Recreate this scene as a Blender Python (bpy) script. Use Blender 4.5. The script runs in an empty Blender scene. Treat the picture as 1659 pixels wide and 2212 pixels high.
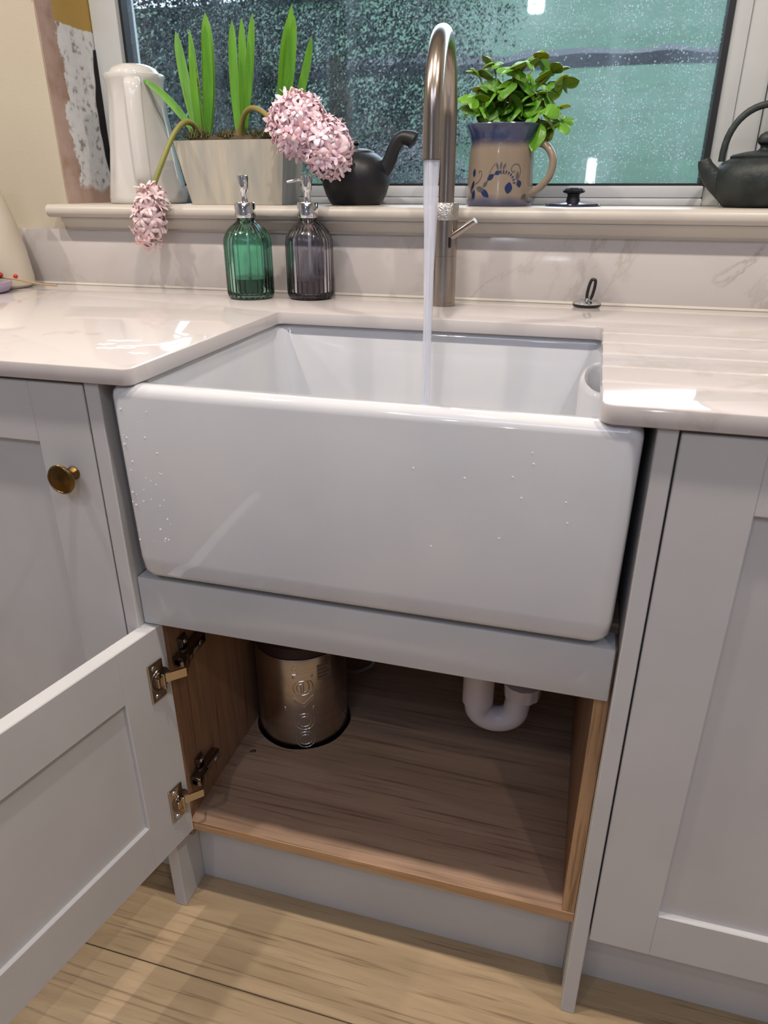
import bpy, bmesh, math, random
from mathutils import Vector, Matrix, Euler, Quaternion, noise

random.seed(7)
scene = bpy.context.scene
COL = scene.collection
PI = math.pi

# ------------------------------------------------------------------ camera
CAM = (0.2314, -0.6945, 1.1086)
yaw, pitch = 0.2737, 0.4302
cd = bpy.data.cameras.new('camera')
cam = bpy.data.objects.new('camera', cd); COL.objects.link(cam)
cam.location = CAM
cam.rotation_euler = Euler((PI / 2 - pitch, 0, yaw), 'XYZ')
cd.sensor_fit = 'VERTICAL'; cd.sensor_height = 36.0; cd.sensor_width = 27.0
cd.lens = 1534.9 * 36.0 / 2212.0
cd.clip_start = 0.02; cd.clip_end = 200
cd.dof.use_dof = True; cd.dof.focus_distance = 1.15; cd.dof.aperture_fstop = 9.0
scene.camera = cam

# ------------------------------------------------------------------ world: overcast dusk sky
w = bpy.data.worlds.new('sky'); scene.world = w; w.use_nodes = True
bg = w.node_tree.nodes['Background']
bg.inputs[0].default_value = (0.72, 0.85, 1.0, 1); bg.inputs[1].default_value = 12.0

# ------------------------------------------------------------------ colour management
vs = scene.view_settings
vs.view_transform = 'Standard'; vs.look = 'None'; vs.gamma = 1.0; vs.use_curve_mapping = False
vs.exposure = -1.08
cy = scene.cycles
cy.max_bounces = 6; cy.diffuse_bounces = 3; cy.glossy_bounces = 4; cy.transmission_bounces = 5; cy.transparent_max_bounces = 12
cy.adaptive_threshold = 0.05; cy.caustics_reflective = False; cy.caustics_refractive = False

# ------------------------------------------------------------------ daylight from the rooflight behind the camera
def area(name, loc, rot, sx, sy, power, color, shape='RECTANGLE'):
    l = bpy.data.lights.new(name, 'AREA'); l.shape = shape; l.size = sx
    if shape == 'RECTANGLE': l.size_y = sy
    l.energy = power; l.color = color
    o = bpy.data.objects.new(name, l); COL.objects.link(o); o.location = loc; o.rotation_euler = rot
    return o
area('rooflight_daylight', (0.2, -1.95, 2.405), (0, 0, 0), 1.5, 0.9, 34, (0.54, 0.66, 1.0))

# ================================================================== helpers
ROOT = {}
MATS = {}
def nodes(m): return m.node_tree.nodes, m.node_tree.links
def new_mat(name):
    m = bpy.data.materials.new(name); m.use_nodes = True
    return m, m.node_tree.nodes['Principled BSDF']
def ramp(N, pts):
    r = N.new('ShaderNodeValToRGB'); e = r.color_ramp.elements
    while len(e) < len(pts): e.new(0.5)
    for el, (p, c) in zip(e, pts):
        el.position = p; el.color = c if len(c) == 4 else (*c, 1)
    return r
def M(name, col, rough=0.5, metal=0.0, spec=0.5, trans=0.0, ior=1.45, col2=None, nscale=8.0, bump=0.0, bscale=60.0,
      coat=0.0, stretch=(1, 1, 1), lo=0.35, hi=0.65, sss=0.0):
    if name in MATS: return MATS[name]
    m, b = new_mat(name); N, L = nodes(m)
    b.inputs['Base Color'].default_value = (*col, 1); b.inputs['Roughness'].default_value = rough
    b.inputs['Metallic'].default_value = metal; b.inputs['Specular IOR Level'].default_value = spec
    b.inputs['Transmission Weight'].default_value = trans; b.inputs['IOR'].default_value = ior
    b.inputs['Coat Weight'].default_value = coat; b.inputs['Coat Roughness'].default_value = 0.06
    if sss: b.inputs['Subsurface Weight'].default_value = sss; b.inputs['Subsurface Scale'].default_value = 0.01
    tc = N.new('ShaderNodeTexCoord'); mp = N.new('ShaderNodeMapping'); mp.inputs['Scale'].default_value = stretch
    L.new(tc.outputs['Object'], mp.inputs['Vector'])
    n = N.new('ShaderNodeTexNoise'); n.inputs['Scale'].default_value = nscale; n.inputs['Detail'].default_value = 4
    L.new(mp.outputs['Vector'], n.inputs['Vector'])
    c2 = col2 or tuple(min(1, c * 0.94) for c in col)
    r = ramp(N, [(lo, col), (hi, c2)]); L.new(n.outputs['Fac'], r.inputs['Fac']); L.new(r.outputs['Color'], b.inputs['Base Color'])
    if bump:
        n2 = N.new('ShaderNodeTexNoise'); n2.inputs['Scale'].default_value = bscale; L.new(mp.outputs['Vector'], n2.inputs['Vector'])
        bp = N.new('ShaderNodeBump'); bp.inputs['Strength'].default_value = bump; bp.inputs['Distance'].default_value = 0.002
        L.new(n2.outputs['Fac'], bp.inputs['Height']); L.new(bp.outputs['Normal'], b.inputs['Normal'])
    MATS[name] = m
    return m
def wood(name, light, dark, grain='X', rough=0.45, scale=1.0, knots=False):
    m, b = new_mat(name); N, L = nodes(m)
    tc = N.new('ShaderNodeTexCoord'); mp = N.new('ShaderNodeMapping')
    oi = N.new('ShaderNodeObjectInfo'); ad = N.new('ShaderNodeVectorMath'); ad.operation = 'ADD'
    mu = N.new('ShaderNodeVectorMath'); mu.operation = 'SCALE'; mu.inputs[0].default_value = (3.1, 5.7, 4.3)
    L.new(oi.outputs['Random'], mu.inputs['Scale'])
    L.new(tc.outputs['Object'], ad.inputs[0]); L.new(mu.outputs['Vector'], ad.inputs[1])
    s = {'X': (0.9, 11, 11), 'Y': (11, 0.9, 11), 'Z': (11, 11, 0.9)}[grain]
    mp.inputs['Scale'].default_value = tuple(v * scale for v in s); L.new(ad.outputs['Vector'], mp.inputs['Vector'])
    n1 = N.new('ShaderNodeTexNoise'); n1.inputs['Scale'].default_value = 2.2; n1.inputs['Detail'].default_value = 6
    n1.inputs['Roughness'].default_value = 0.62; n1.inputs['Distortion'].default_value = 1.1
    L.new(mp.outputs['Vector'], n1.inputs['Vector'])
    r1 = ramp(N, [(0.30, dark), (0.48, tuple((a + c) / 2 for a, c in zip(light, dark))), (0.62, light)])
    L.new(n1.outputs['Fac'], r1.inputs['Fac'])
    mp2 = N.new('ShaderNodeMapping'); mp2.inputs['Scale'].default_value = tuple((v * 8 if v > 2 else v * 3) * scale for v in s)
    L.new(ad.outputs['Vector'], mp2.inputs['Vector'])
    n2 = N.new('ShaderNodeTexNoise'); n2.inputs['Scale'].default_value = 2.0; n2.inputs['Detail'].default_value = 3
    L.new(mp2.outputs['Vector'], n2.inputs['Vector'])
    r2 = ramp(N, [(0.33, (0.50, 0.46, 0.42)), (0.45, (1, 1, 1))]); L.new(n2.outputs['Fac'], r2.inputs['Fac'])
    mx = N.new('ShaderNodeMix'); mx.data_type = 'RGBA'; mx.blend_type = 'MULTIPLY'; mx.inputs['Factor'].default_value = 0.75
    L.new(r1.outputs['Color'], mx.inputs['A']); L.new(r2.outputs['Color'], mx.inputs['B'])
    L.new(mx.outputs['Result'], b.inputs['Base Color'])
    bp = N.new('ShaderNodeBump'); bp.inputs['Strength'].default_value = 0.15; bp.inputs['Distance'].default_value = 0.001
    L.new(n2.outputs['Fac'], bp.inputs['Height']); L.new(bp.outputs['Normal'], b.inputs['Normal'])
    b.inputs['Roughness'].default_value = rough
    MATS[name] = m
    return m
def marble(name, base, vein, amount=0.8, rough=0.1, scale=1.0, st=(1, 1, 1), rot=(0.2, 0.7, 0.5)):
    m, b = new_mat(name); N, L = nodes(m)
    tc = N.new('ShaderNodeTexCoord'); mp = N.new('ShaderNodeMapping')
    mp.vector_type = 'TEXTURE'; mp.inputs['Rotation'].default_value = rot; mp.inputs['Scale'].default_value = tuple(q / scale for q in st)
    L.new(tc.outputs['Object'], mp.inputs['Vector'])
    n = N.new('ShaderNodeTexNoise'); n.inputs['Scale'].default_value = 2.6; n.inputs['Detail'].default_value = 7; n.inputs['Distortion'].default_value = 0.7
    n.inputs['Roughness'].default_value = 0.6
    L.new(mp.outputs['Vector'], n.inputs['Vector'])
    s = N.new('ShaderNodeMath'); s.operation = 'SUBTRACT'; s.inputs[1].default_value = 0.5; L.new(n.outputs['Fac'], s.inputs[0])
    a = N.new('ShaderNodeMath'); a.operation = 'ABSOLUTE'; L.new(s.outputs[0], a.inputs[0])
    r = ramp(N, [(0.0, (1, 1, 1)), (0.022, (0, 0, 0))]); L.new(a.outputs[0], r.inputs['Fac'])
    n2 = N.new('ShaderNodeTexNoise'); n2.inputs['Scale'].default_value = 3.1; L.new(mp.outputs['Vector'], n2.inputs['Vector'])
    r2 = ramp(N, [(0.45, (0, 0, 0)), (0.62, (1, 1, 1))]); L.new(n2.outputs['Fac'], r2.inputs['Fac'])
    mu = N.new('ShaderNodeMath'); mu.operation = 'MULTIPLY'; L.new(r.outputs['Color'], mu.inputs[0]); L.new(r2.outputs['Color'], mu.inputs[1])
    mu2 = N.new('ShaderNodeMath'); mu2.operation = 'MULTIPLY'; mu2.inputs[1].default_value = amount; L.new(mu.outputs[0], mu2.inputs[0])
    mx = N.new('ShaderNodeMix'); mx.data_type = 'RGBA'
    mx.inputs['A'].default_value = (*base, 1); mx.inputs['B'].default_value = (*vein, 1); L.new(mu2.outputs[0], mx.inputs['Factor'])
    L.new(mx.outputs['Result'], b.inputs['Base Color']); b.inputs['Roughness'].default_value = rough
    MATS[name] = m
    return m

def box(bm, x0, x1, y0, y1, z0, z1, bev=0.0, seg=2):
    g = bmesh.ops.create_cube(bm, size=1.0)['verts']
    for v in g:
        v.co = Vector((x0 + (v.co.x + .5) * (x1 - x0), y0 + (v.co.y + .5) * (y1 - y0), z0 + (v.co.z + .5) * (z1 - z0)))
    if bev:
        es = list({e for v in g for e in v.link_edges})
        bmesh.ops.bevel(bm, geom=es, offset=bev, segments=seg, profile=0.5, affect='EDGES')
    return bm
def bridge(bm, loops, closed=True, cap0=False, cap1=False):
    vs_ = [[bm.verts.new(p) for p in lp] for lp in loops]
    n = len(loops[0])
    for a, b in zip(vs_[:-1], vs_[1:]):
        for i in range(n if closed else n - 1):
            j = (i + 1) % n
            try: bm.faces.new((a[i], a[j], b[j], b[i]))
            except ValueError: pass
    if cap0: bm.faces.new(list(reversed(vs_[0])))
    if cap1: bm.faces.new(vs_[-1])
    return vs_
def lathe(bm, prof, c=(0, 0, 0), seg=48, rib=0, ribd=0.0, ribz=None):
    loops = []
    for r, z in prof:
        lp = []
        for i in range(seg):
            a = 2 * PI * i / seg
            rr = max(r, 1e-5)
            if rib and (ribz is None or ribz[0] <= z <= ribz[1]): rr -= ribd * (0.5 - 0.5 * math.cos(rib * a)) ** 2
            lp.append((c[0] + rr * math.cos(a), c[1] + rr * math.sin(a), c[2] + z))
        loops.append(lp)
    bridge(bm, loops, cap0=True, cap1=True)
    return bm
def frames(pts):
    P = [Vector(p) for p in pts]; out = []
    t0 = (P[1] - P[0]).normalized(); up = Vector((0, 0, 1)) if abs(t0.z) < .9 else Vector((0, 1, 0))
    n = t0.cross(up).normalized()
    for i, p in enumerate(P):
        t = (P[min(i + 1, len(P) - 1)] - P[max(i - 1, 0)]).normalized()
        n = (n - t * n.dot(t)).normalized(); out.append((p, t, n, t.cross(n)))
    return out
def tube(bm, pts, r, seg=14, sx=1.0):
    rs = r if isinstance(r, (list, tuple)) else [r] * len(pts)
    loops = []
    for (p, t, n, b), q in zip(frames(pts), rs):
        loops.append([tuple(p + n * (q * sx * math.cos(2 * PI * i / seg)) + b * (q * math.sin(2 * PI * i / seg))) for i in range(seg)])
    bridge(bm, loops, cap0=True, cap1=True)
    return bm
def spline(pts, n=8):
    P = [Vector(p) for p in pts]; out = []
    for i in range(len(P) - 1):
        p0, p1, p2, p3 = P[max(i - 1, 0)], P[i], P[i + 1], P[min(i + 2, len(P) - 1)]
        for k in range(n):
            t = k / n
            out.append(0.5 * ((2 * p1) + (p2 - p0) * t + (2 * p0 - 5 * p1 + 4 * p2 - p3) * t * t + (3 * p1 - p0 - 3 * p2 + p3) * t ** 3))
    out.append(P[-1])
    return out
def rrect(x0, x1, y0, y1, r, z, n=5):
    out = []
    for cx, cy, a0 in ((x1 - r, y1 - r, 0), (x0 + r, y1 - r, 90), (x0 + r, y0 + r, 180), (x1 - r, y0 + r, 270)):
        for k in range(n + 1):
            a = math.radians(a0 + 90 * k / n); out.append((cx + r * math.cos(a), cy + r * math.sin(a), z))
    return out
def prism(bm, poly, z0, z1):
    bridge(bm, [[(x, y, z0) for x, y in poly], [(x, y, z1) for x, y in poly]], cap0=True, cap1=True)
    return bm
def disc_between(bm, c, axis, r, h, seg=24, bev=0.0):
    a = Vector(axis).normalized(); c = Vector(c)
    pts = [c, c + a * h] if not bev else [c, c + a * (h - bev), c + a * h]
    rs = [r, r] if not bev else [r, r, r - bev]
    return tube(bm, pts, rs, seg)

def rootloc(p):
    while p.parent: p = p.parent
    return Vector(p.location)
def finish(me, smooth, ang=40):
    if smooth:
        for p in me.polygons: p.use_smooth = True
        me.set_sharp_from_angle(angle=math.radians(ang))
def obj(name, bm, mat, parent=None, smooth=True, base=None, ang=40, recalc=True):
    """verts in world coordinates; shifted to the root's origin (or own base)"""
    if recalc: bmesh.ops.recalc_face_normals(bm, faces=bm.faces[:])
    off = rootloc(parent) if parent else Vector(base or (0, 0, 0))
    bmesh.ops.translate(bm, verts=bm.verts[:], vec=-off)
    me = bpy.data.meshes.new(name); bm.to_mesh(me); bm.free(); finish(me, smooth, ang)
    me.materials.append(MATS[mat] if isinstance(mat, str) else mat)
    o = bpy.data.objects.new(name, me); COL.objects.link(o)
    if parent: o.parent = parent
    else: o.location = off
    return o
def B(*a, **k): return box(bmesh.new(), *a, **k)
def tag(o, label, cat, group=None, kind=None):
    o['label'] = label
    if cat: o['category'] = cat
    if group: o['group'] = group
    if kind: o['kind'] = kind
    return o
def thing(name, loc, label, cat, group=None):
    o = bpy.data.objects.new(name, None); COL.objects.link(o); o.location = loc; o.empty_display_size = .05
    return tag(o, label, cat, group)
def struct(o): o['kind'] = 'structure'; return o
def inst(name, me, parent, world, rot, scale=1.0):
    o = bpy.data.objects.new(name, me); COL.objects.link(o); o.parent = parent
    o.location = Vector(world) - rootloc(parent); o.rotation_mode = 'QUATERNION'; o.rotation_quaternion = rot
    o.scale = (scale,) * 3 if not isinstance(scale, tuple) else scale
    return o
def mesh_only(name, bm, mat, smooth=True, recalc=True):
    if recalc: bmesh.ops.recalc_face_normals(bm, faces=bm.faces[:])
    me = bpy.data.meshes.new(name); bm.to_mesh(me); bm.free(); finish(me, smooth, 60); me.materials.append(MATS[mat]); return me

# ================================================================== materials
M('wall_cream', (0.49, 0.44, 0.345), 0.85, bump=0.12, bscale=220, col2=(0.46, 0.41, 0.32), nscale=3)
M('ceiling_white', (0.80, 0.80, 0.78), 0.9)
M('room_wall', (0.40, 0.42, 0.47), 0.9)
M('cabinet_paint', (0.56, 0.555, 0.555), 0.42, bump=0.03, bscale=300)
M('plinth_paint', (0.54, 0.535, 0.53), 0.5, bump=0.03, bscale=300)
M('ceramic', (0.60, 0.61, 0.65), 0.05, coat=0.8, col2=(0.65, 0.655, 0.67))
M('sill_paint', (0.53, 0.49, 0.435), 0.35, col2=(0.49, 0.45, 0.40), nscale=5, bump=0.03)
M('upvc', (0.56, 0.58, 0.58), 0.3)
M('upvc_bottom', (0.56, 0.58, 0.61), 0.3)
M('gasket', (0.012, 0.013, 0.016), 0.5)
marble('quartz_worktop', (0.56, 0.52, 0.51), (0.37, 0.32, 0.28), 0.35, 0.06, 0.8)
marble('quartz_upstand', (0.54, 0.505, 0.485), (0.30, 0.245, 0.19), 0.55, 0.12, 2.0, (1.7, 1, 0.9), (0, -0.75, 0))
wood('oak_carcass_floor', (0.42, 0.275, 0.185), (0.30, 0.19, 0.125), 'X', 0.5, 0.8)
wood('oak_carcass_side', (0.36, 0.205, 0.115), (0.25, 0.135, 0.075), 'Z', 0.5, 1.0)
wood('oak_edge', (0.52, 0.32, 0.17), (0.38, 0.22, 0.11), 'X', 0.5, 1.5)
wood('oak_edge_upright', (0.52, 0.32, 0.17), (0.38, 0.22, 0.11), 'Z', 0.5, 1.5)
wood('oak_floor', (0.42, 0.31, 0.185), (0.32, 0.228, 0.132), 'X', 0.42, 1.0)
M('floor_gap', (0.10, 0.06, 0.03), 0.8)
M('steel', (0.44, 0.38, 0.33), 0.24, metal=1.0, col2=(0.40, 0.345, 0.30), nscale=40, stretch=(1, 1, 0.02))
M('steel_tank', (0.52, 0.46, 0.40), 0.26, metal=1.0, col2=(0.46, 0.40, 0.34), nscale=60, stretch=(0.03, 0.03, 1))
M('steel_emboss', (0.70, 0.66, 0.60), 0.15, metal=1.0)
M('chrome', (0.80, 0.80, 0.80), 0.05, metal=1.0)
M('hinge_metal', (0.56, 0.47, 0.36), 0.14, metal=1.0)
M('hinge_dark', (0.30, 0.26, 0.23), 0.2, metal=1.0)
M('brass_aged', (0.22, 0.13, 0.045), 0.28, metal=1.0, col2=(0.12, 0.07, 0.025), nscale=70)
M('tank_cap', (0.035, 0.018, 0.016), 0.5)
M('black_rubber', (0.012, 0.012, 0.013), 0.45)
M('pvc_white', (0.72, 0.66, 0.67), 0.25)
M('hose_grey', (0.30, 0.30, 0.30), 0.3, metal=0.6)
M('black_clay', (0.014, 0.014, 0.017), 0.42, bump=0.08, bscale=120)
M('cast_iron', (0.012, 0.017, 0.017), 0.5, bump=0.5, bscale=160, col2=(0.03, 0.038, 0.036), nscale=30)
M('lid_blue', (0.012, 0.016, 0.05), 0.12, coat=0.5)
M('jug_glaze', (0.62, 0.605, 0.575), 0.12, coat=0.5)
M('vase_white', (0.58, 0.53, 0.45), 0.4, col2=(0.52, 0.47, 0.38), nscale=6)
M('cork', (0.20, 0.085, 0.03), 0.8, bump=0.5)
M('dish_lilac', (0.42, 0.34, 0.50), 0.2)
M('berry_red', (0.45, 0.03, 0.02), 0.25)
M('cone_brown', (0.16, 0.055, 0.025), 0.7, col2=(0.30, 0.10, 0.04), nscale=60)
M('twig_tan', (0.42, 0.28, 0.13), 0.5)
M('planter_wash', (0.50, 0.46, 0.375), 0.6, col2=(0.38, 0.37, 0.33), nscale=7, stretch=(7, 7, 0.5), bump=0.25, bscale=30)
M('soil', (0.045, 0.03, 0.018), 0.95, bump=0.8, bscale=90, col2=(0.09, 0.065, 0.035), nscale=60)
M('moss', (0.10, 0.12, 0.04), 0.9, col2=(0.16, 0.13, 0.06), nscale=50)
M('leaf_green', (0.13, 0.36, 0.025), 0.35, col2=(0.07, 0.23, 0.016), nscale=14, stretch=(4, 4, 0.6), sss=0.15)
M('stem_green', (0.20, 0.22, 0.04), 0.45, col2=(0.26, 0.20, 0.06), nscale=12)
M('dry_bud', (0.22, 0.15, 0.05), 0.8)
M('petal_pink', (0.92, 0.58, 0.66), 0.5, col2=(0.95, 0.74, 0.79), nscale=45, sss=0.25)
M('petal_faded', (0.80, 0.54, 0.57), 0.55, col2=(0.86, 0.66, 0.66), nscale=45, sss=0.25)
M('basil_leaf', (0.17, 0.42, 0.035), 0.38, col2=(0.09, 0.27, 0.02), nscale=30, sss=0.2)
M('basil_leaf_dark', (0.07, 0.20, 0.02), 0.42, col2=(0.12, 0.29, 0.03), nscale=30, sss=0.1)
M('basil_stem', (0.26, 0.27, 0.09), 0.5)
M('paint_blue', (0.018, 0.028, 0.10), 0.15, coat=0.5)
M('paint_grey', (0.09, 0.09, 0.09), 0.2, coat=0.5)
M('dark_foam', (0.006, 0.006, 0.007), 0.95)
M('downlight_ring', (0.75, 0.75, 0.75), 0.3)
M('label_dark', (0.10, 0.075, 0.055), 0.5)
M('chip_brown', (0.06, 0.035, 0.02), 0.8)

def stoneware():
    m, b = new_mat('stoneware'); N, L = nodes(m)
    tc = N.new('ShaderNodeTexCoord'); sp = N.new('ShaderNodeSeparateXYZ'); L.new(tc.outputs['Object'], sp.inputs[0])
    n = N.new('ShaderNodeTexNoise'); n.inputs['Scale'].default_value = 30; L.new(tc.outputs['Object'], n.inputs['Vector'])
    a = N.new('ShaderNodeMath'); a.operation = 'MULTIPLY_ADD'; a.inputs[1].default_value = 0.012; a.inputs[2].default_value = -0.006
    L.new(n.outputs['Fac'], a.inputs[0])
    s = N.new('ShaderNodeMath'); s.operation = 'ADD'; L.new(sp.outputs['Z'], s.inputs[0]); L.new(a.outputs[0], s.inputs[1])
    d = N.new('ShaderNodeMath'); d.operation = 'DIVIDE'; d.inputs[1].default_value = 0.13; L.new(s.outputs[0], d.inputs[0])
    blue = (0.03, 0.042, 0.12); tan = (0.27, 0.215, 0.165)
    r = ramp(N, [(0.0, (0.045, 0.055, 0.12)), (0.05, (0.07, 0.075, 0.13)), (0.16, tan), (0.70, (0.25, 0.195, 0.145)), (0.78, (0.10, 0.09, 0.12)), (0.82, blue), (0.97, (0.06, 0.08, 0.17))])
    L.new(d.outputs[0], r.inputs['Fac']); L.new(r.outputs['Color'], b.inputs['Base Color'])
    b.inputs['Roughness'].default_value = 0.18; b.inputs['Coat Weight'].default_value = 0.5
    MATS['stoneware'] = m
stoneware()
def bare_plaster():
    m, b = new_mat('bare_plaster'); N, L = nodes(m)
    tc = N.new('ShaderNodeTexCoord'); sp = N.new('ShaderNodeSeparateXYZ'); L.new(tc.outputs['Object'], sp.inputs[0])
    n = N.new('ShaderNodeTexNoise'); n.inputs['Scale'].default_value = 16; n.inputs['Detail'].default_value = 6; n.inputs['Roughness'].default_value = 0.65
    L.new(tc.outputs['Object'], n.inputs['Vector'])
    n3 = N.new('ShaderNodeTexNoise'); n3.inputs['Scale'].default_value = 70; n3.inputs['Detail'].default_value = 4; L.new(tc.outputs['Object'], n3.inputs['Vector'])
    pk = ramp(N, [(0.3, (0.30, 0.185, 0.135)), (0.5, (0.42, 0.29, 0.235)), (0.7, (0.46, 0.34, 0.29))]); L.new(n.outputs['Fac'], pk.inputs['Fac'])
    wh = ramp(N, [(0.30, (0.26, 0.24, 0.22)), (0.44, (0.66, 0.66, 0.67)), (0.7, (0.72, 0.72, 0.73))]); L.new(n3.outputs['Fac'], wh.inputs['Fac'])
    def edge(sock, at, amp, width):
        a = N.new('ShaderNodeMath'); a.operation = 'MULTIPLY_ADD'; a.inputs[1].default_value = amp; a.inputs[2].default_value = -amp / 2 - at
        L.new(n.outputs['Fac'], a.inputs[0])
        s = N.new('ShaderNodeMath'); s.operation = 'ADD'; L.new(sock, s.inputs[0]); L.new(a.outputs[0], s.inputs[1])
        d = N.new('ShaderNodeMath'); d.operation = 'DIVIDE'; d.use_clamp = True; d.inputs[1].default_value = width; L.new(s.outputs[0], d.inputs[0])
        return d.outputs[0]
    def mix(f, A, Bc):
        x = N.new('ShaderNodeMix'); x.data_type = 'RGBA'; L.new(f, x.inputs['Factor'])
        if isinstance(A, tuple): x.inputs['A'].default_value = (*A, 1)
        else: L.new(A, x.inputs['A'])
        if isinstance(Bc, tuple): x.inputs['B'].default_value = (*Bc, 1)
        else: L.new(Bc, x.inputs['B'])
        return x.outputs['Result']
    back = edge(sp.outputs['Y'], 0.703, 0.09, 0.004)
    top = edge(sp.outputs['Z'], 1.395, 0.02, 0.003)
    red = edge(sp.outputs['Z'], 1.455, 0.01, 0.003)
    back2 = edge(sp.outputs['Y'], 0.715, 0.02, 0.004)
    lowc = edge(sp.outputs['Z'], 1.10, 0.05, 0.01)
    c = mix(lowc, pk.outputs['Color'], wh.outputs['Color'])
    c = mix(top, c, (0.42, 0.27, 0.07))
    c = mix(red, c, (0.16, 0.015, 0.025))
    full = mix(back, pk.outputs['Color'], c)
    L.new(full, b.inputs['Base Color']); b.inputs['Roughness'].default_value = 0.9
    bp = N.new('ShaderNodeBump'); bp.inputs['Strength'].default_value = 0.5; bp.inputs['Distance'].default_value = 0.003
    L.new(n.outputs['Fac'], bp.inputs['Height']); L.new(bp.outputs['Normal'], b.inputs['Normal'])
    MATS['bare_plaster'] = m
bare_plaster()
def window_glass():
    """clear pane with a film of dirt, rain runs and fine droplets"""
    m = bpy.data.materials.new('window_glass'); m.use_nodes = True; N, L = nodes(m); N.clear()
    out = N.new('ShaderNodeOutputMaterial'); tr = N.new('ShaderNodeBsdfTransparent'); gl = N.new('ShaderNodeBsdfGlossy')
    tr.inputs[0].default_value = (0.93, 0.96, 0.97, 1)
    gl.inputs['Roughness'].default_value = 0.02
    fr = N.new('ShaderNodeFresnel'); fr.inputs['IOR'].default_value = 1.45
    m1 = N.new('ShaderNodeMixShader'); L.new(fr.outputs[0], m1.inputs[0]); L.new(tr.outputs[0], m1.inputs[1]); L.new(gl.outputs[0], m1.inputs[2])
    df = N.new('ShaderNodeBsdfDiffuse'); df.inputs[0].default_value = (0.60, 0.66, 0.70, 1)
    tl = N.new('ShaderNodeBsdfTranslucent'); tl.inputs[0].default_value = (0.60, 0.66, 0.70, 1)
    m0 = N.new('ShaderNodeMixShader'); m0.inputs[0].default_value = 0.65; L.new(df.outputs[0], m0.inputs[1]); L.new(tl.outputs[0], m0.inputs[2])
    tc = N.new('ShaderNodeTexCoord')
    # droplets
    vo = N.new('ShaderNodeTexVoronoi'); vo.inputs['Scale'].default_value = 230; L.new(tc.outputs['Object'], vo.inputs['Vector'])
    rv = ramp(N, [(0.20, (1, 1, 1)), (0.34, (0, 0, 0))]); L.new(vo.outputs['Distance'], rv.inputs['Fac'])
    vo2 = N.new('ShaderNodeTexVoronoi'); vo2.inputs['Scale'].default_value = 95; L.new(tc.outputs['Object'], vo2.inputs['Vector'])
    rv2 = ramp(N, [(0.12, (1, 1, 1)), (0.20, (0, 0, 0))]); L.new(vo2.outputs['Distance'], rv2.inputs['Fac'])
    no = N.new('ShaderNodeTexNoise'); no.inputs['Scale'].default_value = 9; no.inputs['Detail'].default_value = 5; L.new(tc.outputs['Object'], no.inputs['Vector'])
    rn = ramp(N, [(0.38, (0, 0, 0)), (0.60, (1, 1, 1))]); L.new(no.outputs['Fac'], rn.inputs['Fac'])
    # more dirt to the right of the pane
    sp = N.new('ShaderNodeSeparateXYZ'); L.new(tc.outputs['Object'], sp.inputs[0])
    mr = N.new('ShaderNodeMapRange'); mr.inputs['From Min'].default_value = -0.75; mr.inputs['From Max'].default_value = 0.35
    mr.inputs['To Min'].default_value = 0.28; mr.inputs['To Max'].default_value = 0.95; L.new(sp.outputs['X'], mr.inputs['Value'])
    def mul(a, b_):
        x = N.new('ShaderNodeMath'); x.operation = 'MULTIPLY'
        for s, v in zip(x.inputs, (a, b_)):
            if isinstance(v, (int, float)): s.default_value = v
            else: L.new(v, s)
        return x.outputs[0]
    def add(a, b_):
        x = N.new('ShaderNodeMath'); x.operation = 'ADD'; x.use_clamp = True; L.new(a, x.inputs[0]); L.new(b_, x.inputs[1]); return x.outputs[0]
    sc_ = N.new('ShaderNodeSeparateColor'); L.new(vo.outputs['Color'], sc_.inputs[0])
    keep = ramp(N, [(0.45, (0, 0, 0)), (0.75, (1, 1, 1))]); L.new(sc_.outputs[0], keep.inputs['Fac'])
    sc2 = N.new('ShaderNodeSeparateColor'); L.new(vo2.outputs['Color'], sc2.inputs[0])
    keep2 = ramp(N, [(0.70, (0, 0, 0)), (0.80, (1, 1, 1))]); L.new(sc2.outputs[1], keep2.inputs['Fac'])
    dots = mul(mul(mul(rv.outputs['Color'], rn.outputs['Color']), keep.outputs['Color']), 0.75)
    dots2 = mul(mul(rv2.outputs['Color'], keep2.outputs['Color']), 0.8)
    # vertical runs
    mp = N.new('ShaderNodeMapping'); mp.inputs['Scale'].default_value = (14, 1, 1.3); L.new(tc.outputs['Object'], mp.inputs['Vector'])
    nr = N.new('ShaderNodeTexNoise'); nr.inputs['Scale'].default_value = 1.6; nr.inputs['Detail'].default_value = 3; L.new(mp.outputs['Vector'], nr.inputs['Vector'])
    rr = ramp(N, [(0.55, (0, 0, 0)), (0.75, (1, 1, 1))]); L.new(nr.outputs['Fac'], rr.inputs['Fac'])
    film = add(mul(rn.outputs['Color'], 0.035), mul(rr.outputs['Color'], 0.08))
    fac = mul(add(add(dots, dots2), film), mr.outputs['Result'])
    m2 = N.new('ShaderNodeMixShader'); L.new(fac, m2.inputs[0]); L.new(m1.outputs[0], m2.inputs[1]); L.new(m0.outputs[0], m2.inputs[2])
    L.new(m2.outputs[0], out.inputs[0]); MATS['window_glass'] = m
window_glass()
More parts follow.
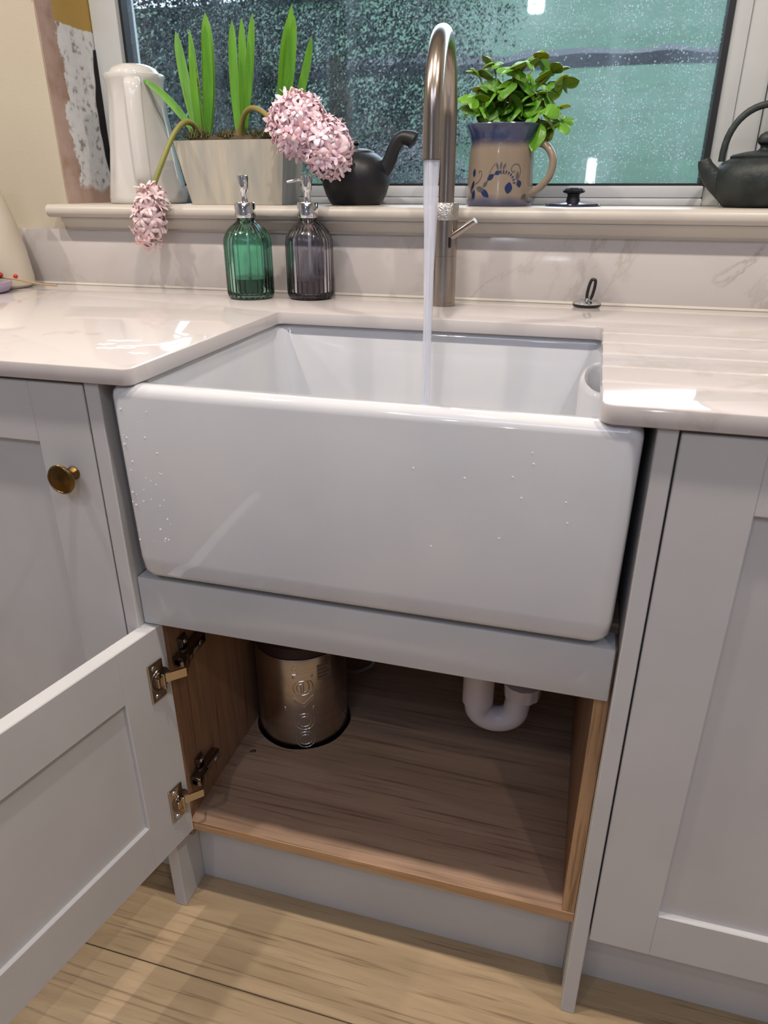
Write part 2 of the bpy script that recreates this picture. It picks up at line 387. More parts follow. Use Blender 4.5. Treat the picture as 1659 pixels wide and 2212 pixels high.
def tinted_glass(name, col, dens):
    m = bpy.data.materials.new(name); m.use_nodes = True; N, L = nodes(m); N.clear()
    out = N.new('ShaderNodeOutputMaterial'); tr = N.new('ShaderNodeBsdfTransparent'); tr.inputs[0].default_value = (*col, 1)
    gl = N.new('ShaderNodeBsdfGlossy'); gl.inputs['Roughness'].default_value = 0.04
    rf = N.new('ShaderNodeBsdfRefraction'); rf.inputs['Color'].default_value = (*col, 1); rf.inputs['IOR'].default_value = 1.18; rf.inputs['Roughness'].default_value = 0.03
    mr = N.new('ShaderNodeMixShader'); mr.inputs[0].default_value = dens; L.new(tr.outputs[0], mr.inputs[1]); L.new(rf.outputs[0], mr.inputs[2])
    fr = N.new('ShaderNodeFresnel'); fr.inputs['IOR'].default_value = 1.5
    mx = N.new('ShaderNodeMixShader'); L.new(fr.outputs[0], mx.inputs[0]); L.new(mr.outputs[0], mx.inputs[1]); L.new(gl.outputs[0], mx.inputs[2])
    L.new(mx.outputs[0], out.inputs[0]); MATS[name] = m
tinted_glass('glass_green', (0.70, 0.965, 0.87), 0.25)
tinted_glass('glass_grey', (0.87, 0.865, 0.91), 0.25)
M('liquid_green', (0.0, 0.07, 0.035), 0.15)
M('liquid_brown', (0.26, 0.17, 0.16), 0.2)
def water():
    m = bpy.data.materials.new('running_water'); m.use_nodes = True; N, L = nodes(m); N.clear()
    out = N.new('ShaderNodeOutputMaterial'); tr = N.new('ShaderNodeBsdfTransparent')
    p = N.new('ShaderNodeBsdfPrincipled'); p.inputs['Base Color'].default_value = (0.78, 0.80, 0.90, 1); p.inputs['Roughness'].default_value = 0.12
    tc = N.new('ShaderNodeTexCoord'); mp = N.new('ShaderNodeMapping'); mp.inputs['Scale'].default_value = (200, 200, 3); L.new(tc.outputs['Object'], mp.inputs[0])
    n = N.new('ShaderNodeTexNoise'); n.inputs['Scale'].default_value = 1.5; L.new(mp.outputs[0], n.inputs['Vector'])
    r = ramp(N, [(0.3, (0.45,) * 3), (0.7, (0.85,) * 3)]); L.new(n.outputs['Fac'], r.inputs['Fac'])
    mx = N.new('ShaderNodeMixShader'); L.new(r.outputs['Color'], mx.inputs[0]); L.new(tr.outputs[0], mx.inputs[1]); L.new(p.outputs[0], mx.inputs[2])
    L.new(mx.outputs[0], out.inputs[0]); MATS['running_water'] = m
water()
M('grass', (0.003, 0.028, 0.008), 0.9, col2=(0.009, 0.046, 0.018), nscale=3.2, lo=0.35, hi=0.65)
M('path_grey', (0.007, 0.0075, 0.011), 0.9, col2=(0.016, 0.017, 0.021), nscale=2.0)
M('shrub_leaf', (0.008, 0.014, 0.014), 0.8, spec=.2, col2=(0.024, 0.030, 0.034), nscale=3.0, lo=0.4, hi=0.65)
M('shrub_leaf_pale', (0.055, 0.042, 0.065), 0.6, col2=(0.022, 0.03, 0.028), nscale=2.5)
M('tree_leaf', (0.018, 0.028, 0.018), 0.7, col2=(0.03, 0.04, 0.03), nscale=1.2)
M('bark', (0.06, 0.045, 0.035), 0.9)

# ================================================================== the room
H = 0.92            # worktop top
ZT = 0.90           # underside of worktop, top of sink
XL, XR, PT = -0.311, 0.3075, 0.0195
WALL = 0.658
RX0, RX1, RY0, CE = -2.5, 2.1, -3.5, 2.42
# floor: planks running left to right
floor = struct(obj('floor', B(RX0, RX1, RY0, WALL, -0.05, -0.004), 'floor_gap', smooth=False))
pw = 0.192; y = -0.101
rows = []
k0 = -6
for k in range(-12, 4):
    y0 = y + k * pw; y1 = y0 + pw
    if y1 < -2.4 or y0 > WALL: continue
    xs = [RX0]; x = RX0 + random.uniform(.3, 1.2)
    if k in (-1, 0): x = RX0 + (0.9 if k == 0 else 1.2)
    while x < RX1: xs.append(x); x += 2.2
    xs.append(RX1)
    for a, b_ in zip(xs[:-1], xs[1:]):
        obj('plank', B(a + .0004, b_ - .0004, y0 + .0008, min(y1, WALL) - .0008, -0.012, 0.0, bev=0.0008, seg=1), 'oak_floor', floor, smooth=False)
obj('plank', B(RX0, RX1, RY0, y - 12 * pw + pw * 0, -0.012, 0.0), 'oak_floor', floor, smooth=False)
struct(obj('ceiling', B(RX0, RX1, RY0, WALL + .3, CE, CE + .05), 'ceiling_white', smooth=False))
bm = bmesh.new()
for q in ((-.62, 1.02, -2.46, -2.40), (-.62, 1.02, -1.50, -1.44), (-.62, -.55, -2.40, -1.50), (.95, 1.02, -2.40, -1.50)): box(bm, q[0], q[1], q[2], q[3], CE - .02, CE - .0005)
struct(obj('window_2', bm, 'ceiling_white', smooth=False))
struct(obj('wall_left', B(RX0 - .1, RX0, RY0, WALL + .3, 0, CE), 'room_wall', smooth=False))
struct(obj('wall_right', B(RX1, RX1 + .1, RY0, WALL + .3, 0, CE), 'room_wall', smooth=False))
struct(obj('wall_front', B(RX0, RX1, RY0 - .1, RY0, 0, CE), 'room_wall', smooth=False))
# window wall with its opening
WX0, WX1, WZ0, WZ1 = -0.822, 0.53, 1.045, 2.06
bm = bmesh.new()
box(bm, RX0, WX0, WALL, WALL + .3, 0, CE); box(bm, WX1, RX1, WALL, WALL + .3, 0, CE)
box(bm, WX0, WX1, WALL, WALL + .3, 0, WZ0); box(bm, WX0, WX1, WALL, WALL + .3, WZ1, CE)
wall = struct(obj('wall_back', bm, 'wall_cream', smooth=False))
# stripped reveal: bare plaster skin with ragged front edge
bm = bmesh.new(); n = 40; fr_, bk_, fo, bo = [], [], [], []
for i in range(n + 1):
    z = 1.0754 + (WZ1 - 1.0754) * i / n
    f = WALL + 0.002 + 0.004 * noise.noise((z * 30, 0.3, 0)); 
    fr_.append((WX0 + .002, f, z)); bk_.append((WX0 + .002, 0.826, z)); fo.append((WX0 - .004, f, z)); bo.append((WX0 - .004, 0.826, z))
bridge(bm, [fo, fr_, bk_, bo], closed=False)
obj('reveal_plaster', bm, 'bare_plaster', wall, smooth=False)
# dark hole left beside the window frame
bm = bmesh.new(); L0, L1 = [], []
for i in range(22):
    t = i / 21; z = 1.13 + 0.235 * t
    wdt = 0.004 + 0.018 * math.sin(PI * min(1, t * 1.02)) ** 0.7 * (0.8 + 0.35 * noise.noise((z * 25, 1.7, 0)))
    L0.append((WX0 + .0035, 0.8195 - wdt, z)); L1.append((WX0 + .006, 0.8205, z))
bridge(bm, [L0, L1], closed=False)
obj('open_gap', bm, 'dark_foam', wall, smooth=False)

# window: frame, gasket, pane
win = thing('window_1', (-0.15, 0.83, 1.0754), 'white plastic window frame with rain-spotted pane above the sink', None); win['kind'] = 'structure'
FY = 0.82; GX0, GX1, GZ0, GZ1 = -0.752, 0.402, 1.112, 1.98
obj('jamb', B(-0.818, GX0 - .004, FY, FY + .07, 1.0754, WZ1, bev=.003), 'upvc', win)
bm = bmesh.new(); box(bm, GX1 + .004, GX1 + .034, FY + .006, FY + .07, 1.0754, WZ1, bev=.003); box(bm, GX1 + .034, GX1 + .078, FY, FY + .07, 1.0754, WZ1, bev=.004); box(bm, GX1 + .079, WX1, FY - .012, FY + .07, 1.0754, WZ1, bev=.004)
obj('jamb', bm, 'upvc', win)
bm = bmesh.new(); box(bm, GX0 - .004, GX1 + .004, FY - .006, FY + .07, 1.0754, 1.0880, bev=.003); box(bm, GX0 - .004, GX1 + .004, FY, FY + .07, 1.0885, GZ0 - .003, bev=.003)
obj('bottom_rail', bm, 'upvc_bottom', win)
obj('top_rail', B(GX0 - .004, GX1 + .004, FY, FY + .07, GZ1 + .003, WZ1, bev=.003), 'upvc', win)
bm = bmesh.new(); g = .006
box(bm, GX0 - g, GX0 + .002, FY + .012, FY + .05, GZ0 - g, GZ1 + g); box(bm, GX1 - .004, GX1 + g, FY + .002, FY + .05, GZ0 - g, GZ1 + g)
box(bm, GX0, GX1, FY + .004, FY + .05, GZ0 - g, GZ0 + .001); box(bm, GX0, GX1, FY + .004, FY + .05, GZ1, GZ1 + g)
obj('gasket', bm, 'gasket', win, smooth=False)
obj('pane', B(GX0, GX1, FY + .030, FY + .034, GZ0, GZ1), 'window_glass', win, smooth=False)

# sill board with rounded nose and moulding below
SZ = 1.0754
bm = bmesh.new()
prof = [(0.84, SZ), (0.618, SZ)] + [(0.618 - 0.012 * math.sin(a), SZ - 0.012 + 0.012 * math.cos(a)) for a in [PI * k / 10 for k in range(1, 10)]] + [(0.618, SZ - .024), (0.84, SZ - .024)]
bridge(bm, [[(x, yy, zz) for yy, zz in prof] for x in (WX0 + .0005, 1.6)], cap0=True, cap1=True)
prof2 = [(min(yy, 0.6575), zz) for yy, zz in prof]
bridge(bm, [[(x, yy, zz) for yy, zz in prof2] for x in (-0.836, WX0 + .0005)], cap0=True, cap1=True)
box(bm, WX1 - .002, 1.6, .63, .6575, SZ - .024, SZ)
sill = tag(obj('trim_1', bm, 'sill_paint', smooth=True, ang=50), 'cream painted window sill board with rounded front edge', None, kind='structure')
bm = bmesh.new()
prof = [(0.6375, 1.0512), (0.617, 1.0512), (0.617, 1.047)] + [(0.634 - 0.015 * math.cos(a), 1.030 + 0.015 - 0.015 * (1 - math.sin(PI / 2 - a)) * 0.9) for a in [PI / 2 * k / 6 for k in range(7)]] + [(0.632, 1.0285), (0.6375, 1.0285)]
bridge(bm, [[(x, yy, zz) for yy, zz in prof] for x in (-0.812, 1.6)], cap0=True, cap1=True)
tag(obj('trim_2', bm, 'sill_paint', smooth=True), 'cream moulding strip under the window sill', None, kind='structure')

# upstand
tag(obj('upstand', B(-1.55, 1.55, 0.638, 0.6575, H + .0001, 1.0284, bev=.0005), 'quartz_upstand', base=(0, .645, H)), 'veined white stone upstand between worktop and window sill', 'upstand')

bm = bmesh.new(); bridge(bm, [[(x, .6385, H + .0001), (x, .6345, H + .0001), (x, .6352, H + .0016), (x, .6368, H + .0032), (x, .6385, H + .0040)] for x in (-1.55, 1.55)], cap0=True, cap1=True)
tag(obj('trim_3', bm, M('silicone', (0.52, 0.48, 0.43), .6)), 'thin pale silicone bead where worktop meets upstand', None, kind='structure')

# ================================================================== worktop with sink cut-out and drainer grooves
CL, CR, CY = -0.262, 0.2535, 0.420
WF = -0.006
def arc(cx, cy, r, a0, a1, n=5): return [(cx + r * math.cos(math.radians(a0 + (a1 - a0) * k / n)), cy + r * math.sin(math.radians(a0 + (a1 - a0) * k / n))) for k in range(n + 1)]
poly = [(-1.55, WF)] + arc(CL - .012, WF + .012, .012, 270, 360) + arc(CL + .010, CY - .010, .010, 180, 90) + arc(CR - .010, CY - .010, .010, 90, 0) + arc(CR + .014, WF + .014, .014, 180, 270) + [(1.55, WF), (1.55, .6575), (-1.55, .6575)]
bm = bmesh.new(); prism(bm, poly, ZT, H)
bmesh.ops.recalc_face_normals(bm, faces=bm.faces[:])
top_e = [e for e in bm.edges if all(abs(v.co.z - H) < 1e-6 for v in e.verts)] + [e for e in bm.edges if all(abs(v.co.z - ZT) < 1e-6 for v in e.verts)]
bmesh.ops.bevel(bm, geom=top_e, offset=.0022, segments=2, affect='EDGES', profile=.5)
wt = obj('worktop', bm, 'quartz_worktop', base=(0, .3, ZT), ang=35)
tag(wt, 'white polished stone worktop cut out around the sink', 'worktop')
cut = bmesh.new()
for gy in (0.372, 0.302, 0.232, 0.160, 0.088):
    tube(cut, [(CR - .02, gy, H + .0035), (CR + .30, gy, H + .0045), (CR + .42, gy, H + .0068)], .0062, 12)
cme = bpy.data.meshes.new('groove_cutter'); bmesh.ops.recalc_face_normals(cut, faces=cut.faces[:]); cut.to_mesh(cme); cut.free()
co = bpy.data.objects.new('groove_cutter', cme); COL.objects.link(co)
md = wt.modifiers.new('grooves', 'BOOLEAN'); md.operation = 'DIFFERENCE'; md.object = co; md.solver = 'EXACT'
bpy.context.view_layer.update()
dg = bpy.context.evaluated_depsgraph_get()
me2 = bpy.data.meshes.new_from_object(wt.evaluated_get(dg)); wt.modifiers.clear(); wt.data = me2
for p in me2.polygons: p.use_smooth = True
me2.set_sharp_from_angle(angle=math.radians(35))
if not me2.materials: me2.materials.append(MATS['quartz_worktop'])
bpy.data.objects.remove(co)

# ================================================================== sink
sink = thing('belfast_sink', (0, 0.23, 0.645), 'white glazed ceramic farmhouse sink with deep plain front', 'sink')
bm = bmesh.new()
X0, X1, Y0, Y1 = -0.2975, 0.2975, -0.004, 0.458
zt, zb = ZT - .0006, 0.645
loops = []
def ring(ins, z, r): loops.append(rrect(X0 + ins, X1 - ins, Y0 + ins, Y1 - ins, r, z, 6))
ring(.030, zb, .02); ring(.012, zb, .02); ring(.0065, zb + .003, .02); ring(.003, zb + .010, .02); ring(.002, zb + .03, .018)
ring(.0, zt - .013, .016); ring(.0012, zt - .007, .016); ring(.004, zt - .003, .016); ring(.009, zt, .014)
ring(.024, zt, .014); ring(.028, zt - .003, .02); ring(.030, zt - .009, .025); ring(.033, zt - .10, .035); ring(.036, zb + .055, .04); ring(.046, zb + .034, .045); ring(.070, zb + .027, .05)
bridge(bm, loops, cap0=True, cap1=True)
obj('basin', bm, 'ceramic', sink, ang=60)
# overflow weir in the right-hand wall
bm = bmesh.new(); wx, wy, ra, rb = 0.2655, 0.318, 0.036, 0.052
def half(r1, r2, z, n=16): return [(wx - r1 * math.sin(PI * k / n), wy - r2 * math.cos(PI * k / n), z - (.012 * math.cos(PI * k / n) if z > .79 else 0)) for k in range(n + 1)]
bridge(bm, [half(ra + .004, rb + .01, zb + .04), half(ra, rb, zb + .10), half(ra, rb, .862), half(ra - .002, rb - .003, .868), half(ra - .006, rb - .008, .870), half(ra - .011, rb - .014, .866), half(ra - .012, rb - .015, .80)], closed=False)
obj('overflow_weir', bm, 'ceramic', sink, ang=60)
bm = bmesh.new(); lathe(bm, [(.0, zb + .0285), (.042, zb + .0285), (.042, zb + .031), (.034, zb + .031), (.030, zb + .0288), (0, zb + .0288)], (0.02, .235, 0), 32)
obj('waste_ring', bm, 'chrome', sink)

rnd0 = random.Random(5); bm = bmesh.new()
for k in range(46):
    u_ = rnd0.random(); dx0 = -.287 + .05 * rnd0.random() ** 1.5 if k < 36 else rnd0.uniform(-.1, .25); dz0 = rnd0.uniform(.70, .875); rr0 = rnd0.uniform(.0006, .0014)
    bmesh.ops.create_icosphere(bm, subdivisions=1, radius=rr0, matrix=Matrix.Translation((dx0, Y0 + .0022 * (.8868 - dz0) / .24 - .0002, dz0)) @ Matrix.Diagonal((1, .5, 1.3, 1)))
dr = obj('water_droplets', bm, M('droplet', (0.86, 0.86, 0.88), .05), sink); dr['kind'] = 'stuff'

# ================================================================== sink cabinet
sc = thing('sink_cabinet', (0, 0.3, 0), 'grey painted cabinet under the sink with open door and oak-effect interior', 'cabinet')
for x0 in (XL - PT, XR):
    obj('end_panel', B(x0, x0 + PT, 0.0, 0.57, 0.0, ZT - .0008, bev=.0012, seg=1), 'cabinet_paint', sc, smooth=False)
OT = .018; IY = .0235
obj('carcass_side', B(XL + .0008, XL + OT, IY + .001, .57, .1455, .63, bev=.0006, seg=1), 'oak_carcass_side', sc, smooth=False)
obj('carcass_side', B(XR - OT, XR - .0008, IY + .001, .57, .182, .63, bev=.0006, seg=1), 'oak_carcass_side', sc, smooth=False)
obj('edge_band', B(XR - OT, XR - .0008, IY, IY + .001, .182, .63), 'oak_edge_upright', sc, smooth=False)
# base board with the round hole cut for the tank
TX, TY, TR, HR = -0.207, 0.302, 0.0825, 0.0885
bm = bmesh.new(); z0, z1 = .1635, .1815
rect = []; circ = []; nseg = 48
bx0, bx1, by0, by1 = XL + .002, XR - .0006, IY, .5545
for i in range(nseg):
    a = 2 * PI * i / nseg; dx, dy = math.cos(a), math.sin(a)
    circ.append((TX + HR * dx * (1 + .008 * math.sin(9 * a)), TY + HR * dy * (1 + .008 * math.sin(7 * a))))
    ts = []
    if dx > 1e-9: ts.append((bx1 - TX) / dx)
    if dx < -1e-9: ts.append((bx0 - TX) / dx)
    if dy > 1e-9: ts.append((by1 - TY) / dy)
    if dy < -1e-9: ts.append((by0 - TY) / dy)
    t = min(ts); rect.append([TX + t * dx, TY + t * dy])
for cx_, cy_ in ((bx0, by0), (bx1, by0), (bx1, by1), (bx0, by1)):
    i = min(range(nseg), key=lambda i: (rect[i][0] - cx_) ** 2 + (rect[i][1] - cy_) ** 2); rect[i] = [cx_, cy_]
bridge(bm, [[(x, y_, z0) for x, y_ in circ], [(x, y_, z1) for x, y_ in circ], [(x, y_, z1) for x, y_ in rect], [(x, y_, z0) for x, y_ in rect], [(x, y_, z0) for x, y_ in circ]])
bmesh.ops.remove_doubles(bm, verts=bm.verts[:], dist=1e-6)
obj('base_board', bm, 'oak_carcass_floor', sc, smooth=False)
obj('edge_band', B(bx0, bx1, IY - .0012, IY, z0, z1 - .0004), 'oak_edge', sc, smooth=False)
obj('back_board', B(XL + OT, XR - OT, .555, .570, .165, .63), 'oak_carcass_floor', sc, smooth=False)
obj('plinth', B(XL + .0005, XR - .0005, .064, .080, .0005, .163), 'plinth_paint', sc, smooth=False)
obj('front_rail', B(XL + .0012, XR - .0035, 0.012, .050, .5615, .6340, bev=.0018), 'cabinet_paint', sc)
for q in ((XL + .0012, -.20), (.20, XR - .0008)): obj('sink_support', B(q[0], q[1], .052, .5545, .6305, .6445), 'oak_carcass_floor', sc, smooth=False)

def shaker(bm, wd, ht, th, fw, rec_f, rec_b):
    """door in local coords: x 0..wd, y 0 (front) .. th, z 0..ht: frame only"""
    box(bm, 0, fw, 0, th, 0, ht, bev=.0012, seg=1); box(bm, wd - fw, wd, 0, th, 0, ht, bev=.0012, seg=1)
    box(bm, fw - .0008, wd - fw + .0008, 0, th, 0, fw, bev=.0012, seg=1); box(bm, fw - .0008, wd - fw + .0008, 0, th, ht - fw, ht, bev=.0012, seg=1)
def make_door(parent, hinge_xy, ang, wd, ht, z0, fw, mirror=False, th=.022):
    """door whose inner face hinge edge sits at hinge_xy, leaf direction angle ang"""
    d = Vector((math.cos(ang), math.sin(ang), 0)); nrm = Vector((-d.y, d.x, 0)) if mirror else Vector((d.y, -d.x, 0))   # nrm: outwards (front)
    def T(bm):
        for v in bm.verts: v.co = Vector((hinge_xy[0], hinge_xy[1], z0)) + d * v.co.x + nrm * (th - v.co.y) + Vector((0, 0, v.co.z))
        return bm
    bm = bmesh.new(); shaker(bm, wd, ht, th, fw, .008, .006); fr = obj('door', T(bm), 'cabinet_paint', parent, smooth=False)
    bm = bmesh.new(); box(bm, fw - .004, wd - fw + .004, .008, th - .0065, fw - .004, ht - fw + .004); obj('door_panel', T(bm), 'cabinet_paint', fr, smooth=False)
    return fr, d, nrm
# open centre door
DA = -1.7889
door, dd, dn = make_door(sc, (-0.2877, 0.021), DA, 0.606, 0.394, 0.1655, 0.083)
# check: front (outer) side faces left
def DP(s, n_, z): return Vector((-0.2877, 0.021, 0)) + dd * s - dn * n_ + Vector((0, 0, z))     # n_: height above the inner face
def dbox(bm, s0, s1, n0, n1, za, zb_, bev=0):
    t = bmesh.new(); box(t, s0, s1, n0, n1, za, zb_, bev=bev)
    for v in t.verts: v.co = DP(v.co.x, v.co.y, v.co.z)
    m_ = bpy.data.meshes.new('tmp'); t.to_mesh(m_); t.free(); bm.from_mesh(m_); bpy.data.meshes.remove(m_)
for hz in (0.4795, 0.249):
    # cup plate on the door
    bm = bmesh.new(); dbox(bm, .0135, .040, .0002, .0032, hz - .031, hz + .031, bev=.0008)
    obj('hinge_plate', bm, 'hinge_metal', door, smooth=False)
    bm = bmesh.new(); lathe_pts = [DP(.0215, -.004, hz), DP(.0215, .0036, hz)]
    tube(bm, lathe_pts, .0175, 28); obj('hinge_cup', bm, 'hinge_dark', door)
    bm = bmesh.new(); tube(bm, [DP(.0215, .0034, hz), DP(.0215, .0042, hz)], [.0178, .0172], 28)
    tube(bm, [DP(.0215, .0034, hz), DP(.0215, .0048, hz)], [.0135, .0130], 28)
    obj('hinge_cup_rim', bm, 'hinge_dark', door)
    for s in (-1, 1):
        bm = bmesh.new(); tube(bm, [DP(.030, .003, hz + s * .0235), DP(.030, .0046, hz + s * .0235)], [.0042, .0036], 14); box
        obj('screw', bm, 'chrome', door)
    bm = bmesh.new(); dbox(bm, .016, .030, .004, .008, hz - .010, hz + .004, bev=.001); dbox(bm, .019, .023, .006, .012, hz - .014, hz + .010, bev=.001)
    obj('hinge_link', bm, 'hinge_metal', door, smooth=False)
    # crank arm from cup to the mount on the cabinet side
    A = DP(.020, .008, hz + .002); Bp = Vector((-0.2700, 0.040, hz + .002)); mid = Vector((-.2620, .022, hz + .002))
    bm = bmesh.new()
    def strap(pts, hgt, thk):
        fr = frames(pts); lo = []
        for p, t, n_, b_ in fr:
            side = Vector((t.y, -t.x, 0)).normalized()
            lo.append([tuple(p + side * (thk * sx) + Vector((0, 0, hgt * sz))) for sx, sz in ((-.5, -.5), (.5, -.5), (.5, .5), (-.5, .5))])
        bridge(bm, lo, cap0=True, cap1=True)
    strap([A, mid, Bp, Vector((-.2745, .052, hz + .002))], .014, .003)
    obj('hinge_crank', bm, 'hinge_metal', door, smooth=False)
    bm = bmesh.new(); box(bm, -0.2925, -0.2770, .036, .108, hz - .007, hz + .011, bev=.003); box(bm, -0.2925, -0.2735, .036, .066, hz - .006, hz + .010, bev=.004)
    obj('hinge_arm', bm, 'hinge_dark', door)
    bm = bmesh.new(); box(bm, -0.2925, -0.2895, .055, .075, hz - .026, hz + .030, bev=.001); box(bm, -0.2925, -0.2860, .057, .073, hz + .012, hz + .028, bev=.002)
    obj('hinge_mount', bm, 'hinge_dark', door)
    for yy, zz in ((.065, hz + .021), (.092, hz + .002), (.050, hz + .002)):
        bm = bmesh.new(); disc_between(bm, (-.2785 if zz < hz + .01 else -.2865, yy, zz), (1, 0, 0), .0042, .002, 14, .0006); obj('screw', bm, 'chrome', door)

# neighbouring cabinets
def side_cabinet(x0, x1, label, knob_x, hinge):
    t = thing('base_cabinet', ((x0 + x1) / 2, .3, 0), label, 'cabinet')
    bm = bmesh.new()
    obj('carcass', B(x0 + .001, x1 - .001, .0245, .57, .150, ZT - .0008), 'cabinet_paint', t, smooth=False)
    obj('plinth', B(x0 + .0005, x1 - .0005, .064, .080, .0005, .150), 'plinth_paint', t, smooth=False)
    z0, z1 = .166, ZT - .004
    if hinge == 'L': fr, d, nrm = make_door(t, (x0 + .0025, .0225), 0.0, x1 - x0 - .005, z1 - z0, z0, .078)
    else: fr, d, nrm = make_door(t, (x0 + .0025, .0225), 0.0, x1 - x0 - .005, z1 - z0, z0, .078)
    if knob_x:
        bm = bmesh.new(); prof = [(.0, 0), (.0088, 0), (.0085, .0025), (.0055, .006), (.0052, .012), (.008, .018), (.0165, .021), (.0185, .0225), (.0190, .0245), (.0180, .0260), (.0160, .0266), (.0155, .0258), (.010, .0268), (.0, .0275)]
        lathe(bm, prof, (0, 0, 0), 36)
        for v in bm.verts: v.co = Vector((knob_x + v.co.x, .0005 - v.co.z, .7815 + v.co.y))
        k = obj('knob', bm, 'brass_aged', fr); k['label'] = 'aged brass knob'
    return t
side_cabinet(XL - PT - .6, XL - PT, 'grey shaker cabinet with a brass knob left of the sink', -0.3680, 'L')
side_cabinet(XL - PT - 1.21, XL - PT - .602, 'grey shaker cabinet at the far left end of the worktop', None, 'L')
side_cabinet(XR + PT, XR + PT + .6, 'tall grey shaker door cabinet right of the sink', None, 'R')
side_cabinet(XR + PT + .602, XR + PT + 1.21, 'grey shaker cabinet at the far right end of the worktop', None, 'R')

# ================================================================== under the sink
tank = thing('boiler_tank', (TX, TY, 0), 'brushed steel boiling-water tank standing in hole under the sink', 'water tank')
bm = bmesh.new(); lathe(bm, [(0, .003), (TR - .004, .003), (TR, .008), (TR, .368), (TR - .0015, .3715), (TR - .004, .372), (0, .372)], (TX, TY, 0), 72)
obj('body', bm, 'steel_tank', tank)
bm = bmesh.new(); lathe(bm, [(0, .3722), (TR - .003, .3722), (TR - .003, .392), (TR - .010, .40), (.05, .405), (.03, .46), (0, .46)], (TX, TY, 0), 64)
obj('cap', bm, 'tank_cap', tank)
# embossed maker's lettering, reading upwards
cu = bpy.data.curves.new('lettering', 'FONT'); cu.body = 'Quooker'; cu.size = 0.074; cu.fill_mode = 'NONE'; cu.bevel_depth = 0.0011; cu.bevel_resolution = 1; cu.resolution_u = 5
cu.align_x = 'RIGHT'
to = bpy.data.objects.new('lettering', cu); COL.objects.link(to)
bpy.context.view_layer.update(); dg = bpy.context.evaluated_depsgraph_get()
tm = bpy.data.meshes.new_from_object(to.evaluated_get(dg)); bpy.data.objects.remove(to)
bm = bmesh.new(); bm.from_mesh(tm)
a0 = math.atan2(CAM[1] - TY, CAM[0] - TX) - 0.10
hgt_mid = 0.025
for v in bm.verts:
    u, vv, dpt = v.co
    zz = 0.360 + u                      # text runs upwards, end of the word at the top
    an = a0 - (vv - hgt_mid) / TR       # letter tops point left
    r = TR + dpt * 0.5
    v.co = Vector((TX + r * math.cos(an), TY + r * math.sin(an), zz))
obj('lettering', bm, 'steel_emboss', tank)
bm = bmesh.new(); lo = []
for i in range(9):
    an = a0 + .42 + .34 * i / 8; lo.append([(TX + (TR + .0003) * math.cos(an), TY + (TR + .0003) * math.sin(an), zz) for zz in (.325, .357)])
bridge(bm, lo, closed=False); lb = obj('rating_label', bm, M('label_film', (0.40, 0.34, 0.29), 0.3, metal=.8), tank)
for j in range(4):
    bm = bmesh.new(); lo = []
    for i in range(6):
        an = a0 + .44 + (.26 - .05 * (j % 2)) * i / 5; lo.append([(TX + (TR + .0006) * math.cos(an), TY + (TR + .0006) * math.sin(an), zz) for zz in (.353 - j * .0075, .3555 - j * .0075 - .0008)])
    bridge(bm, lo, closed=False); obj('print_line', bm, 'label_dark', lb)

trap = thing('waste_trap', (0.15, .25, .28), 'white plastic U-bend waste trap hanging below the sink', 'waste pipe')
lx, rx, ty_, zc, ub = 0.1255, 0.189, 0.265, .323, .0215
cxm, rr_ = (lx + rx) / 2, (rx - lx) / 2
U = [(lx, ty_, .345), (lx, ty_, .330)] + [(cxm - rr_ * math.cos(PI * k / 14), ty_ + .012 * k / 14, zc - .010 - rr_ * .78 * math.sin(PI * k / 14)) for k in range(15)] + [(rx + .003, ty_ + .014, .338), (rx + .006, ty_ + .016, .365)]
bm = bmesh.new(); tube(bm, spline(U, 3), ub, 24); obj('bend', bm, 'pvc_white', trap)
bm = bmesh.new(); tube(bm, [(lx, ty_, .322), (lx, ty_, .324), (lx, ty_, .60)], [ub + .001, ub + .0045, ub + .0045], 28); obj('inlet_pipe', bm, 'pvc_white', trap)
bm = bmesh.new(); nz = (rx + .007, ty_ + .016)
lathe(bm, [(ub + .001, .338), (ub + .0085, .340), (ub + .0095, .360), (ub + .0105, .361), (ub + .0105, .366), (0.02, .367)], (nz[0], nz[1], 0), 48, rib=12, ribd=.0014); obj('nut', bm, 'pvc_white', trap)
bm = bmesh.new(); tube(bm, spline([(nz[0], nz[1], .375), (nz[0], nz[1] + .01, .42), (nz[0], .35, .46), (nz[0], .50, .46), (nz[0], .5535, .46)], 4), ub, 20); obj('outlet_pipe', bm, 'pvc_white', trap)
bm = bmesh.new(); tube(bm, spline([(lx, ty_, .595), (lx, ty_, .60), (.06, .245, .615), (.02, .235, .644)], 4), ub + .003, 20); obj('tailpiece', bm, 'pvc_white', trap)
bm = bmesh.new(); tube(bm, spline([(-.225, .415, .42), (-.215, .405, .30), (-.195, .40, .245), (-.180, .40, .2345), (-.158, .40, .229), (-.134, .40, .2315), (-.110, .40, .246), (-.098, .40, .262), (-.088, .40, .31), (-.08, .40, .45), (-.07, .40, .62)], 8), .0042, 10)
tag(obj('flexible_hose', bm, 'hose_grey', base=(-.06, .4, .29)), 'thin grey braided hose looping behind the steel tank', 'hose')
